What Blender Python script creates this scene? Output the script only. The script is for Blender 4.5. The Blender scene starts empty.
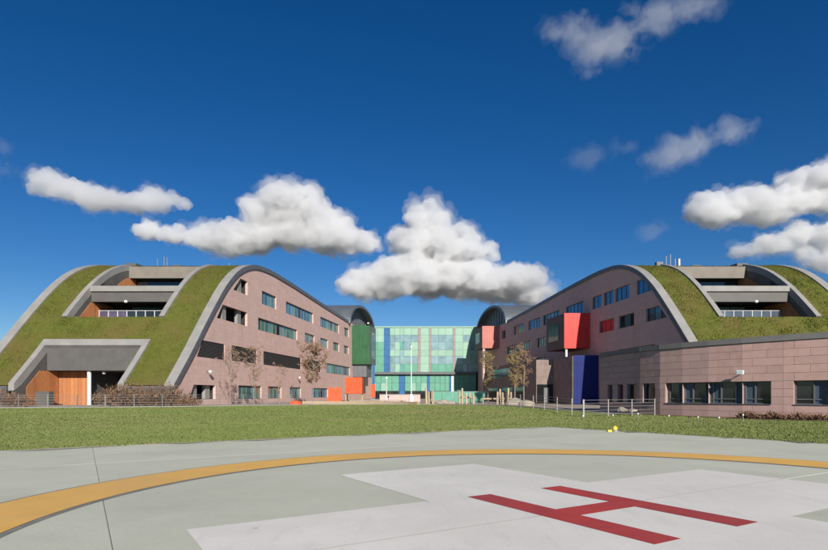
import bpy, bmesh, math, random
import numpy as np
from mathutils import Vector, noise

R = math.radians
random.seed(7)
rng = np.random.default_rng(7)
scene = bpy.context.scene
col = scene.collection

# ------------------------------------------------------------------ camera
CAM_H = 1.3845
cam_d = bpy.data.cameras.new('camera')
cam = bpy.data.objects.new('camera', cam_d)
col.objects.link(cam)
cam.location = (0, 0, CAM_H)
cam.rotation_euler = (R(90), 0, 0)
cam_d.sensor_width = 36.0
cam_d.lens = 560.0 / 828.0 * 36.0
cam_d.shift_y = 119.5 / 828.0            # rising-front lens: verticals stay upright
cam_d.clip_start = 0.1
cam_d.clip_end = 60000
scene.camera = cam

# ------------------------------------------------------------------ sky, sun, exposure
SUN_AZ, SUN_EL = R(15.5), R(26.0)        # azimuth to the right of straight behind the camera
S = Vector((math.sin(SUN_AZ) * math.cos(SUN_EL), -math.cos(SUN_AZ) * math.cos(SUN_EL), math.sin(SUN_EL)))
world = bpy.data.worlds.new('World')
scene.world = world
world.use_nodes = True
wn = world.node_tree
wn.nodes.clear()
sky = wn.nodes.new('ShaderNodeTexSky')
sky.sky_type = 'NISHITA'
sky.sun_disc = False
sky.sun_elevation = SUN_EL
sky.sun_rotation = math.pi - SUN_AZ
sky.altitude = 1200
sky.air_density = 1.0
sky.dust_density = 0.15
sky.ozone_density = 4.0
hs = wn.nodes.new('ShaderNodeHueSaturation')
hs.inputs['Hue'].default_value = 0.507
hs.inputs['Saturation'].default_value = 1.30
bgn = wn.nodes.new('ShaderNodeBackground')
bgn.inputs['Strength'].default_value = 0.058
wo = wn.nodes.new('ShaderNodeOutputWorld')
wn.links.new(sky.outputs['Color'], hs.inputs['Color'])
wn.links.new(hs.outputs['Color'], bgn.inputs['Color'])
wn.links.new(bgn.outputs['Background'], wo.inputs['Surface'])

sun_d = bpy.data.lights.new('sun', 'SUN')
sun_d.energy = 4.6
sun_d.angle = R(0.53)
sun_d.color = (1.0, 0.925, 0.82)
sun = bpy.data.objects.new('sun', sun_d)
col.objects.link(sun)
sun.rotation_euler = S.to_track_quat('Z', 'Y').to_euler()
sun.location = (30, -60, 60)

scene.view_settings.view_transform = 'Standard'
scene.view_settings.look = 'None'
scene.view_settings.exposure = 0.48
scene.view_settings.gamma = 1.0
scene.cycles.max_bounces = 10
scene.cycles.volume_bounces = 8
scene.cycles.volume_step_rate = 1.0
scene.cycles.use_denoising = True

# ------------------------------------------------------------------ materials
MATS = {}


def mat(name, c1, c2=None, scale=4.0, rough=0.8, bump=0.0, bscale=None, metal=0.0, spec=0.4, detail=5.0,
        rand=0.0, coords='Object', brick=None, c3=None, stretch=None, lo=0.35, hi=0.65, wear=None):
    """procedural material: two/three colours blended by noise, optional brick joints, optional object-random value"""
    if name in MATS:
        return MATS[name]
    m = bpy.data.materials.new(name)
    m.use_nodes = True
    nt = m.node_tree
    n, l = nt.nodes, nt.links
    b = n['Principled BSDF']
    b.inputs['Roughness'].default_value = rough
    b.inputs['Metallic'].default_value = metal
    b.inputs['Specular IOR Level'].default_value = spec
    tc = n.new('ShaderNodeTexCoord')
    src = tc.outputs[coords]
    if stretch:
        mp = n.new('ShaderNodeMapping')
        mp.inputs['Scale'].default_value = stretch
        l.new(src, mp.inputs['Vector'])
        src2 = mp.outputs['Vector']
    else:
        src2 = src
    colr = None
    nz = n.new('ShaderNodeTexNoise')
    nz.inputs['Scale'].default_value = scale
    nz.inputs['Detail'].default_value = detail
    nz.inputs['Roughness'].default_value = 0.62
    l.new(src2, nz.inputs['Vector'])
    cr = n.new('ShaderNodeValToRGB')
    cr.color_ramp.elements[0].position = lo
    cr.color_ramp.elements[1].position = hi
    cr.color_ramp.elements[0].color = (*c1, 1)
    cr.color_ramp.elements[1].color = (*(c2 or c1), 1)
    l.new(nz.outputs['Fac'], cr.inputs['Fac'])
    colr = cr.outputs['Color']
    if c3:
        nz3 = n.new('ShaderNodeTexNoise')
        nz3.inputs['Scale'].default_value = scale * 0.17
        nz3.inputs['Detail'].default_value = 6
        l.new(src2, nz3.inputs['Vector'])
        r3 = n.new('ShaderNodeValToRGB')
        r3.color_ramp.elements[0].position = 0.42
        r3.color_ramp.elements[1].position = 0.68
        l.new(nz3.outputs['Fac'], r3.inputs['Fac'])
        mx = n.new('ShaderNodeMixRGB')
        l.new(r3.outputs['Color'], mx.inputs['Fac'])
        l.new(colr, mx.inputs['Color1'])
        mx.inputs['Color2'].default_value = (*c3, 1)
        colr = mx.outputs['Color']
    if wear:
        for wc, ws, w0, w1, amt, wstr in wear:
            mpw = n.new('ShaderNodeMapping')
            mpw.inputs['Scale'].default_value = wstr
            mpw.inputs['Rotation'].default_value = (0, 0, 0.5)
            l.new(src, mpw.inputs['Vector'])
            nw = n.new('ShaderNodeTexNoise')
            nw.inputs['Scale'].default_value = ws
            nw.inputs['Detail'].default_value = 10
            nw.inputs['Roughness'].default_value = 0.7
            l.new(mpw.outputs['Vector'], nw.inputs['Vector'])
            rw = n.new('ShaderNodeMapRange')
            rw.inputs['From Min'].default_value = w0
            rw.inputs['From Max'].default_value = w1
            rw.inputs['To Max'].default_value = amt
            l.new(nw.outputs['Fac'], rw.inputs['Value'])
            mw_ = n.new('ShaderNodeMixRGB')
            l.new(rw.outputs['Result'], mw_.inputs['Fac'])
            l.new(colr, mw_.inputs['Color1'])
            mw_.inputs['Color2'].default_value = (*wc, 1)
            colr = mw_.outputs['Color']
    hgt = None
    if brick:
        bw, bh, mortar, mcol, amount = brick
        bt = n.new('ShaderNodeTexBrick')
        bt.inputs['Scale'].default_value = 1.0
        bt.inputs['Brick Width'].default_value = bw
        bt.inputs['Row Height'].default_value = bh
        bt.inputs['Mortar Size'].default_value = mortar
        bt.inputs['Mortar Smooth'].default_value = 0.3
        bt.inputs['Color1'].default_value = (1 - amount, 1 - amount, 1 - amount, 1)
        bt.inputs['Color2'].default_value = (1, 1, 1, 1)
        bt.inputs['Mortar'].default_value = (*mcol, 1)
        l.new(tc.outputs['UV'], bt.inputs['Vector'])
        mx = n.new('ShaderNodeMixRGB')
        mx.blend_type = 'MULTIPLY'
        mx.inputs['Fac'].default_value = 1
        l.new(colr, mx.inputs['Color1'])
        l.new(bt.outputs['Color'], mx.inputs['Color2'])
        colr = mx.outputs['Color']
        hgt = bt.outputs['Fac']
    if rand:
        oi = n.new('ShaderNodeObjectInfo')
        mr = n.new('ShaderNodeMapRange')
        mr.inputs['To Min'].default_value = 1 - rand
        mr.inputs['To Max'].default_value = 1 + rand
        l.new(oi.outputs['Random'], mr.inputs['Value'])
        h2 = n.new('ShaderNodeHueSaturation')
        l.new(mr.outputs['Result'], h2.inputs['Value'])
        l.new(colr, h2.inputs['Color'])
        colr = h2.outputs['Color']
    l.new(colr, b.inputs['Base Color'])
    if bump:
        nb = n.new('ShaderNodeTexNoise')
        nb.inputs['Scale'].default_value = bscale or scale * 3
        nb.inputs['Detail'].default_value = 6
        l.new(src2, nb.inputs['Vector'])
        bp = n.new('ShaderNodeBump')
        bp.inputs['Strength'].default_value = bump
        bp.inputs['Distance'].default_value = 0.05
        l.new(nb.outputs['Fac'], bp.inputs['Height'])
        if hgt is not None:
            bp2 = n.new('ShaderNodeBump')
            bp2.inputs['Strength'].default_value = 0.5
            bp2.inputs['Distance'].default_value = 0.02
            bp2.invert = True
            l.new(hgt, bp2.inputs['Height'])
            l.new(bp.outputs['Normal'], bp2.inputs['Normal'])
            l.new(bp2.outputs['Normal'], b.inputs['Normal'])
        else:
            l.new(bp.outputs['Normal'], b.inputs['Normal'])
    MATS[name] = m
    return m


CLAD = mat('pink_stone_cladding', (0.56, 0.375, 0.325), (0.63, 0.45, 0.40), 1.2, 0.85, 0.10, 9, coords='UV', wear=[((0.40, 0.275, 0.24), 0.5, 0.5, 0.8, 0.5, (1.6, 0.16, 1))],
           brick=(1.9, 0.44, 0.010, (0.84, 0.81, 0.81), 0.07), c3=(0.58, 0.42, 0.375), spec=0.25)
CLADP = mat('pink_stone_panel', (0.45, 0.29, 0.255), (0.53, 0.355, 0.315), 2.2, 0.85, 0.12, 14, rand=0.06,
            c3=(0.49, 0.33, 0.30), spec=0.25)
JOINT = mat('dark_joint', (0.33, 0.23, 0.21), (0.37, 0.26, 0.24), 3, 0.9)
COPE = mat('pale_grey_coping', (0.225, 0.22, 0.21), (0.275, 0.268, 0.255), 0.9, 0.6, 0.03, spec=0.4)
COPED = mat('dark_grey_edge_trim', (0.085, 0.09, 0.10), (0.12, 0.125, 0.135), 1.5, 0.5, spec=0.5)
FASCIA = mat('grey_metal_fascia', (0.085, 0.083, 0.078), (0.105, 0.10, 0.095), 0.8, 0.55, spec=0.45)
BEIGE = mat('beige_fascia', (0.17, 0.152, 0.128), (0.21, 0.19, 0.16), 0.7, 0.7)
TURF = mat('sedum_turf', (0.08, 0.094, 0.018), (0.108, 0.122, 0.026), 1.6, 0.95, 0.5, 9, c3=(0.12, 0.10, 0.032), spec=0.1)
TUFT = mat('sedum_tuft', (0.085, 0.104, 0.02), (0.125, 0.14, 0.032), 0.4, 0.9, c3=(0.14, 0.128, 0.04), spec=0.1)
LAWN = mat('lawn_soil', (0.125, 0.16, 0.047), (0.145, 0.18, 0.056), 0.5, 0.95, 0.3, 6, c3=(0.15, 0.155, 0.06), spec=0.1)
BLADE = mat('grass_blade', (0.145, 0.185, 0.055), (0.17, 0.21, 0.066), 0.22, 0.8, c3=(0.18, 0.195, 0.075), spec=0.15,
            wear=[((0.24, 0.22, 0.10), 0.09, 0.5, 0.72, 0.7, (1, 2.5, 1)), ((0.10, 0.145, 0.04), 0.22, 0.5, 0.7, 0.7, (1, 3, 1)), ((0.26, 0.21, 0.11), 0.7, 0.62, 0.75, 0.7, (1, 1, 1))])
CONC = mat('green_grey_concrete', (0.47, 0.485, 0.385), (0.52, 0.53, 0.43), 0.55, 0.85, 0.12, 30, c3=(0.51, 0.52, 0.43), rand=0.03,
           spec=0.3, wear=[((0.30, 0.295, 0.25), 0.35, 0.5, 0.8, 0.5, (1, 1, 1)), ((0.50, 0.49, 0.43), 0.5, 0.52, 0.75, 0.5, (1, 5, 1)), ((0.17, 0.165, 0.15), 2.3, 0.66, 0.76, 0.5, (1, 1, 1))])
WHITEP = mat('worn_white_paint', (0.67, 0.645, 0.59), (0.75, 0.725, 0.665), 0.7, 0.7, 0.06, 30, c3=(0.64, 0.615, 0.56), spec=0.3,
             wear=[((0.50, 0.485, 0.44), 0.4, 0.48, 0.78, 0.5, (1, 1, 1)), ((0.50, 0.485, 0.44), 0.8, 0.53, 0.72, 0.4, (5, 1, 1)), ((0.30, 0.29, 0.26), 3.1, 0.64, 0.72, 0.6, (1, 1, 1))])
YELP = mat('yellow_paint', (0.70, 0.40, 0.085), (0.78, 0.46, 0.11), 1.6, 0.7, 0.06, 30, c3=(0.64, 0.39, 0.13), spec=0.3,
           wear=[((0.55, 0.36, 0.15), 1.2, 0.5, 0.75, 0.5, (1, 1, 1)), ((0.36, 0.30, 0.22), 4.0, 0.64, 0.72, 0.6, (1, 1, 1))])
REDP = mat('red_paint', (0.40, 0.042, 0.036), (0.47, 0.06, 0.05), 2.2, 0.65, 0.06, 30, c3=(0.33, 0.05, 0.05), spec=0.3,
           wear=[((0.20, 0.05, 0.05), 1.0, 0.5, 0.75, 0.6, (1, 1, 1)), ((0.50, 0.28, 0.26), 5.0, 0.62, 0.72, 0.55, (1, 1, 1))])
BLKP = mat('dark_sealant', (0.17, 0.165, 0.145), (0.23, 0.22, 0.195), 3, 0.8)
TIMBER = mat('cedar_boards', (0.36, 0.135, 0.05), (0.46, 0.19, 0.075), 3, 0.7, 0.1, rand=0.14, stretch=(6, 6, 0.6))
TIMB2 = mat('weathered_timber', (0.36, 0.27, 0.17), (0.46, 0.36, 0.24), 4, 0.8, 0.1, rand=0.15, stretch=(6, 6, 0.8))
LEAD = mat('lead_roof', (0.10, 0.115, 0.13), (0.13, 0.145, 0.16), 0.6, 0.5, metal=0.2, spec=0.5)
BROWNST = mat('brown_stone', (0.20, 0.15, 0.135), (0.26, 0.20, 0.18), 1.4, 0.85, 0.1, 9)
TRIM = mat('mid_grey_parapet', (0.17, 0.165, 0.16), (0.20, 0.195, 0.19), 1.0, 0.6)
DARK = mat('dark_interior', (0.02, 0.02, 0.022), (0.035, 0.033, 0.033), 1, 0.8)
FRAME = mat('grey_window_frame', (0.11, 0.115, 0.12), (0.14, 0.145, 0.15), 2, 0.5)
WFRAME = mat('pale_window_frame', (0.55, 0.56, 0.57), (0.62, 0.63, 0.64), 2, 0.5)
LOUV = mat('dark_louvre', (0.075, 0.07, 0.07), (0.09, 0.085, 0.085), 2, 0.6)
PAVE = mat('buff_paving', (0.30, 0.26, 0.21), (0.36, 0.32, 0.27), 1.3, 0.9, 0.2, 12, c3=(0.31, 0.27, 0.22), spec=0.2)
SOILM = mat('bed_soil', (0.10, 0.065, 0.04), (0.17, 0.12, 0.075), 1.5, 0.95, 0.8, 8, spec=0.1)
STEEL = mat('galvanised_steel', (0.27, 0.26, 0.25), (0.34, 0.33, 0.32), 4, 0.5, metal=0.4)
WHITE = mat('white_paint', (0.74, 0.74, 0.73), (0.80, 0.80, 0.79), 3, 0.5)
REDM = mat('red_panel', (0.62, 0.028, 0.022), (0.70, 0.04, 0.03), 0.8, 0.45, spec=0.4)
PINKM = mat('salmon_panel', (0.42, 0.13, 0.105), (0.48, 0.165, 0.135), 0.8, 0.5)
NAVY = mat('navy_panel', (0.002, 0.012, 0.12), (0.003, 0.016, 0.15), 0.8, 0.7)
GREENB = mat('green_glass_cladding', (0.02, 0.082, 0.026), (0.035, 0.12, 0.045), 1.3, 0.25, spec=0.6, stretch=(1, 1, 0.35))
BROWNM = mat('dark_brown_panel', (0.10, 0.055, 0.045), (0.13, 0.075, 0.06), 1, 0.6)
ORANGE = mat('orange_paint', (0.62, 0.07, 0.015), (0.70, 0.10, 0.025), 2, 0.6)
MINT = mat('mint_panel', (0.09, 0.28, 0.205), (0.12, 0.32, 0.235), 1.2, 0.4, rand=0.06)
PALEG = mat('pale_green_panel', (0.225, 0.385, 0.30), (0.265, 0.43, 0.34), 1.2, 0.35, rand=0.08)
BLUEM = mat('blue_panel', (0.015, 0.10, 0.25), (0.025, 0.13, 0.30), 1.2, 0.4, rand=0.06)
MAUVE = mat('mauve_column', (0.26, 0.20, 0.20), (0.31, 0.24, 0.24), 1.5, 0.6)
PINKW = mat('pink_rendered_wall', (0.52, 0.36, 0.33), (0.60, 0.43, 0.39), 1.5, 0.8)
YELLAMP = mat('yellow_lamp_paint', (0.80, 0.50, 0.04), (0.86, 0.58, 0.07), 4, 0.5)
BARK = mat('bark', (0.20, 0.155, 0.125), (0.29, 0.235, 0.195), 5, 0.9, 0.3)
LEAFB = mat('russet_leaf', (0.20, 0.125, 0.075), (0.29, 0.19, 0.11), 1.5, 0.7)
LEAFG = mat('yellow_green_leaf', (0.17, 0.14, 0.05), (0.28, 0.20, 0.075), 1.5, 0.7)
TWIG = mat('dry_russet_twig', (0.14, 0.075, 0.045), (0.25, 0.155, 0.09), 1.8, 0.9)
GLASSRAIL = mat('violet_grey_rail_panel', (0.07, 0.055, 0.10), (0.10, 0.08, 0.13), 2, 0.15, spec=0.6)


def glass(name, c, rough=0.06, spec=0.7, rnd=0.35):
    m = bpy.data.materials.new(name)
    m.use_nodes = True
    n, l = m.node_tree.nodes, m.node_tree.links
    b = n['Principled BSDF']
    b.inputs['Roughness'].default_value = rough
    b.inputs['Specular IOR Level'].default_value = spec
    oi = n.new('ShaderNodeObjectInfo')
    mr = n.new('ShaderNodeMapRange')
    mr.inputs['To Min'].default_value = 1 - rnd
    mr.inputs['To Max'].default_value = 1 + rnd
    l.new(oi.outputs['Random'], mr.inputs['Value'])
    tc = n.new('ShaderNodeTexCoord')
    nz = n.new('ShaderNodeTexNoise')
    nz.inputs['Scale'].default_value = 0.8
    l.new(tc.outputs['Object'], nz.inputs['Vector'])
    cr = n.new('ShaderNodeValToRGB')
    cr.color_ramp.elements[0].color = (c[0] * .6, c[1] * .6, c[2] * .6, 1)
    cr.color_ramp.elements[1].color = (c[0] * 1.4, c[1] * 1.4, c[2] * 1.4, 1)
    l.new(nz.outputs['Fac'], cr.inputs['Fac'])
    h2 = n.new('ShaderNodeHueSaturation')
    l.new(mr.outputs['Result'], h2.inputs['Value'])
    l.new(cr.outputs['Color'], h2.inputs['Color'])
    l.new(h2.outputs['Color'], b.inputs['Base Color'])
    bp = n.new('ShaderNodeBump')
    bp.inputs['Strength'].default_value = 0.06
    nz2 = n.new('ShaderNodeTexNoise')
    nz2.inputs['Scale'].default_value = 0.7
    l.new(tc.outputs['Object'], nz2.inputs['Vector'])
    l.new(nz2.outputs['Fac'], bp.inputs['Height'])
    l.new(bp.outputs['Normal'], b.inputs['Normal'])
    return m


GL_TEAL = glass('teal_window_glass', (0.06, 0.15, 0.175))
GL_GREEN = glass('green_window_glass', (0.075, 0.19, 0.135))
GL_BLUE = glass('blue_window_glass', (0.05, 0.16, 0.28))
GL_DARK = glass('dark_window_glass', (0.022, 0.026, 0.028))
GL_SLATE = glass('slate_blue_panel', (0.06, 0.085, 0.12), 0.3, 0.4, 0.15)
GL_SKY = glass('pale_reflective_glass', (0.20, 0.31, 0.33), 0.08, 0.7, 0.12)
GL_TEALP = glass('pale_teal_glass', (0.12, 0.30, 0.27), 0.08, 0.7, 0.12)
GL_BLUEV = glass('sky_reflection_blue_glass', (0.02, 0.22, 0.52), 0.1, 0.6, 0.2)  # reflection of the sky put into the blue base colour
GL_RED = glass('dull_red_glass', (0.20, 0.025, 0.045), 0.15, 0.5, 0.2)


# ------------------------------------------------------------------ mesh helpers
class MB:
    def __init__(self):
        self.v, self.f, self.uv = [], [], []

    def face(self, pts, uv=None):
        i = len(self.v)
        self.v += [tuple(p) for p in pts]
        self.f.append(list(range(i, i + len(pts))))
        self.uv.append(uv)

    def box(self, a, b):
        (x0, y0, z0), (x1, y1, z1) = a, b
        self.hexa([(x0, y0, z0), (x1, y0, z0), (x1, y1, z0), (x0, y1, z0)],
                  [(x0, y0, z1), (x1, y0, z1), (x1, y1, z1), (x0, y1, z1)])

    def hexa(self, lo, hi):
        i = len(self.v)
        n = len(lo)
        self.v += [tuple(p) for p in lo] + [tuple(p) for p in hi]
        self.f.append([i + k for k in range(n)][::-1])
        self.f.append([i + n + k for k in range(n)])
        self.uv += [None, None]
        for k in range(n):
            k2 = (k + 1) % n
            self.f.append([i + k, i + k2, i + n + k2, i + n + k])
            self.uv.append(None)

    def tube(self, p, q, r0, r1=None, n=8):
        p, q = Vector(p), Vector(q)
        r1 = r0 if r1 is None else r1
        d = (q - p).normalized()
        a = d.orthogonal().normalized()
        b = d.cross(a)
        lo, hi = [], []
        for k in range(n):
            t = 2 * math.pi * k / n
            w = a * math.cos(t) + b * math.sin(t)
            lo.append(p + w * r0)
            hi.append(q + w * r1)
        self.hexa(lo, hi)

    def lathe(self, c, prof, n=12):
        c = Vector(c)
        rings = []
        for r, z in prof:
            i = len(self.v)
            for k in range(n):
                t = 2 * math.pi * k / n
                self.v.append((c.x + r * math.cos(t), c.y + r * math.sin(t), c.z + z))
            rings.append(i)
        for a, b in zip(rings, rings[1:]):
            for k in range(n):
                k2 = (k + 1) % n
                self.f.append([a + k, a + k2, b + k2, b + k])
                self.uv.append(None)
        self.f.append([rings[-1] + k for k in range(n)])
        self.uv.append(None)
        self.f.append([rings[0] + k for k in range(n)][::-1])
        self.uv.append(None)

    def build(self, name, m, parent=None, smooth=False, merge=False):
        me = bpy.data.meshes.new(name)
        me.from_pydata(self.v, [], self.f)
        if any(u is not None for u in self.uv):
            lay = me.uv_layers.new(name='UVMap')
            k = 0
            for fi, f in enumerate(self.f):
                for j in range(len(f)):
                    if self.uv[fi] is not None:
                        lay.data[k].uv = self.uv[fi][j]
                    else:
                        p = self.v[f[j]]
                        lay.data[k].uv = (p[0] + p[1], p[2])
                    k += 1
        if merge:
            bm = bmesh.new()
            bm.from_mesh(me)
            bmesh.ops.remove_doubles(bm, verts=bm.verts, dist=1e-4)
            bmesh.ops.recalc_face_normals(bm, faces=bm.faces)
            bm.to_mesh(me)
            bm.free()
        me.materials.append(m)
        if smooth:
            me.polygons.foreach_set('use_smooth', [True] * len(me.polygons))
        o = bpy.data.objects.new(name, me)
        col.objects.link(o)
        if parent is not None:
            o.parent = parent
            o.matrix_parent_inverse = parent.matrix_world.inverted() if False else parent_inv(parent)
        return o


def parent_inv(p):
    # transforms are pure translations here; invert by hand (no depsgraph update needed)
    from mathutils import Matrix
    loc = Vector((0, 0, 0))
    q = p
    while q is not None:
        loc += q.location
        q = None if q.parent is None else None
    return Matrix.Translation(-loc)


def tag(o, label=None, cat=None, group=None, kind=None):
    if label:
        o['label'] = label
    if cat:
        o['category'] = cat
    if group:
        o['group'] = group
    if kind:
        o['kind'] = kind
    return o


def thing(name, label, cat, loc=(0, 0, 0), group=None):
    o = bpy.data.objects.new(name, None)
    o.empty_display_size = 0.3
    o.location = loc
    col.objects.link(o)
    return tag(o, label, cat, group)


def tri_cloud(name, V, m, parent=None, per=3):
    """V: (n, per, 3) array -> one mesh of separate triangles/quads"""
    n = V.shape[0]
    me = bpy.data.meshes.new(name)
    me.vertices.add(n * per)
    me.vertices.foreach_set('co', V.reshape(-1).astype(np.float32))
    me.loops.add(n * per)
    me.loops.foreach_set('vertex_index', np.arange(n * per, dtype=np.int32))
    me.polygons.add(n)
    me.polygons.foreach_set('loop_start', np.arange(0, n * per, per, dtype=np.int32))
    me.polygons.foreach_set('loop_total', np.full(n, per, dtype=np.int32))
    me.update(calc_edges=True)
    me.materials.append(m)
    o = bpy.data.objects.new(name, me)
    col.objects.link(o)
    if parent is not None:
        o.parent = parent
        o.matrix_parent_inverse = parent_inv(parent)
    return o


def sstep(a, b, x):
    t = np.clip((x - a) / (b - a), 0, 1)
    return t * t * (3 - 2 * t)


GX, GY = 0.0057, -2.5 / 560


def gz(x, y):
    tilt = (GX * x + GY * y)
    far = 1 - sstep(26, 38, np.hypot(x - 2.2, y - 6.9))
    return tilt * far + 0.28 * sstep(32, 52, y) * (1 - sstep(8, 16, x)) - 0.0


def gzf(x, y):
    return float(gz(np.float64(x), np.float64(y)))


# ------------------------------------------------------------------ ground
def strip_axis(a, b, near, far):
    return a


xs = np.unique(np.concatenate([np.linspace(-30000, -200, 12), np.linspace(-200, -60, 15), np.linspace(-60, 60, 121),
                               np.linspace(60, 200, 15), np.linspace(200, 30000, 12)]))
ys = np.unique(np.concatenate([np.linspace(-30000, -100, 10), np.linspace(-100, -20, 9), np.linspace(-20, 80, 101),
                               np.linspace(80, 200, 25), np.linspace(200, 30000, 12)]))
XX, YY = np.meshgrid(xs, ys)
ZZ = gz(XX, YY)
# the lawn sheet dips under the pad slabs
PC = (2.24, 6.90)
PA = R(30.6)
eu = (math.cos(PA), math.sin(PA))
ev = (-math.sin(PA), math.cos(PA))
PU = (XX - PC[0]) * eu[0] + (YY - PC[1]) * eu[1]
PV = (XX - PC[0]) * ev[0] + (YY - PC[1]) * ev[1]
inside = (PU > -13.3) & (PU < 12.0) & (PV > -13.3) & (PV < 13.2)
ZZ = ZZ - 0.25 * inside
nx, ny = len(xs), len(ys)
me = bpy.data.meshes.new('ground')
vv = np.stack([XX, YY, ZZ], -1).reshape(-1, 3)
ff = [(j * nx + i, j * nx + i + 1, (j + 1) * nx + i + 1, (j + 1) * nx + i) for j in range(ny - 1) for i in range(nx - 1)]
me.from_pydata(vv.tolist(), [], ff)
me.materials.append(LAWN)
me.materials.append(mat('suburban_ground', (0.10, 0.095, 0.085), (0.17, 0.165, 0.155), 0.004, 0.95, c3=(0.08, 0.09, 0.05), spec=0.1))
me.polygons.foreach_set('material_index', [0 if abs(vv[f[0]][0]) < 199 and -120 < vv[f[0]][1] < 199 else 1 for f in ff])
me.polygons.foreach_set('use_smooth', [True] * len(ff))
ground = bpy.data.objects.new('ground', me)
col.objects.link(ground)
tag(ground, 'green lawn around the landing pad reaching to the hospital', 'lawn', kind='structure')


# ------------------------------------------------------------------ helipad
def padpt(u, v, h=0.0):
    x = PC[0] + eu[0] * u + ev[0] * v
    y = PC[1] + eu[1] * u + ev[1] * v
    return (x, y, GX * x + GY * y + h)


pad = thing('landing_pad', 'pale concrete helicopter landing pad with yellow ring and red H', 'helipad')
pad['kind'] = 'structure'
ub = [-14.2, -5.2, 5.2, 12.6]
vb = [-14.2, 0.03, 9.0, 13.8]
for i in range(3):
    for j in range(3):
        g = 0.0035
        u0, u1, v0, v1 = ub[i] + g, ub[i + 1] - g, vb[j] + g, vb[j + 1] - g
        b = MB()
        # bevelled slab
        e = 0.006
        b.hexa([padpt(u0, v0, -.2), padpt(u1, v0, -.2), padpt(u1, v1, -.2), padpt(u0, v1, -.2)],
               [padpt(u0, v0, -e), padpt(u1, v0, -e), padpt(u1, v1, -e), padpt(u0, v1, -e)])
        b.hexa([padpt(u0, v0, -e), padpt(u1, v0, -e), padpt(u1, v1, -e), padpt(u0, v1, -e)],
               [padpt(u0 + e, v0 + e, 0), padpt(u1 - e, v0 + e, 0), padpt(u1 - e, v1 - e, 0), padpt(u0 + e, v1 - e, 0)])
        b.build('concrete_slab', CONC, pad)
b = MB()
b.hexa([padpt(-14.1, -14.1, -.22), padpt(12.5, -14.1, -.22), padpt(12.5, 13.7, -.22), padpt(-14.1, 13.7, -.22)],
       [padpt(-14.1, -14.1, -.014), padpt(12.5, -14.1, -.014), padpt(12.5, 13.7, -.014), padpt(-14.1, 13.7, -.014)])
b.build('joint_filler', BLKP, pad)


def ring(r0, r1, h, name, m, n=180, jag=0.0):
    b = MB()
    ja = [random.uniform(-jag, jag) for _ in range(n)]
    for k in range(n):
        a0, a1 = 2 * math.pi * k / n, 2 * math.pi * (k + 1) / n
        j0, j1 = ja[k], ja[(k + 1) % n]
        b.face([padpt((r0 + j0) * math.cos(a0), (r0 + j0) * math.sin(a0), h), padpt((r1 + j0) * math.cos(a0), (r1 + j0) * math.sin(a0), h),
                padpt((r1 + j1) * math.cos(a1), (r1 + j1) * math.sin(a1), h), padpt((r0 + j1) * math.cos(a1), (r0 + j1) * math.sin(a1), h)])
    return b.build(name, m, pad)


ring(6.50, 7.80, 0.004, 'ring_border', BLKP)
ring(6.60, 7.73, 0.008, 'touchdown_ring', YELP)
a = 3.0
cr = MB()
for (u0, v0, u1, v1) in [(-1.5 * a, -.5 * a, 1.5 * a, .5 * a), (-.5 * a, .5 * a, .5 * a, 1.5 * a), (-.5 * a, -1.5 * a, .5 * a, -.5 * a)]:
    # p axis = -ev direction (towards the viewer), q axis = eu
    nu, nv = max(1, int(u1 - u0)), max(1, int(v1 - v0))
    for w0, w1 in ((-u1, .024), (.036, -u0)):
        w0, w1 = max(w0, -u1), min(w1, -u0)
        if w1 > w0:
            cr.face([padpt(v0, w0, .004), padpt(v1, w0, .004), padpt(v1, w1, .004), padpt(v0, w1, .004)])
cr.build('white_cross', WHITEP, pad)
hp, hq, hw = 1.0596 * CAM_H, 0.6314 * CAM_H, 0.2845 * CAM_H
hb = MB()
for q0, q1 in ((-hq, -hq + hw), (hq - hw, hq)):
    hb.face([padpt(q0, hp, .008), padpt(q1, hp, .008), padpt(q1, -hp, .008), padpt(q0, -hp, .008)])
hb.face([padpt(-hq + hw, hw / 2, .008), padpt(hq - hw, hw / 2, .008), padpt(hq - hw, -hw / 2, .008), padpt(-hq + hw, -hw / 2, .008)])
hb.build('letter_h', REDP, pad)
# grey pale edge strip round the slab (exposed concrete kerb)
for (u0, v0, u1, v1) in ((-14.4, 13.8, 12.8, 14.0), (12.6, -14.2, 12.8, 13.8)):
    b = MB()
    b.hexa([padpt(u0, v0, -.2), padpt(u1, v0, -.2), padpt(u1, v1, -.2), padpt(u0, v1, -.2)],
           [padpt(u0, v0, .006), padpt(u1, v0, .006), padpt(u1, v1, .006), padpt(u0, v1, .006)])
    b.build('edge_kerb', PAVE, pad)

# ------------------------------------------------------------------ paving between lawn and buildings
EDGE = [(-70, 43), (-50, 44.5), (-36, 46.6), (-27, 48.2), (-20, 50.5), (-14.5, 54.5), (-9, 58.5), (-3, 61), (2.5, 60.5), (6.5, 56.5), (9.5, 50.5),
        (11.5, 45.2), (13.6, 41.2), (15.6, 38.4)]


def edge_y(x):
    for (x0, y0), (x1, y1) in zip(EDGE, EDGE[1:]):
        if x0 <= x <= x1:
            return y0 + (y1 - y0) * (x - x0) / (x1 - x0)
    return 1e9


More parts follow.
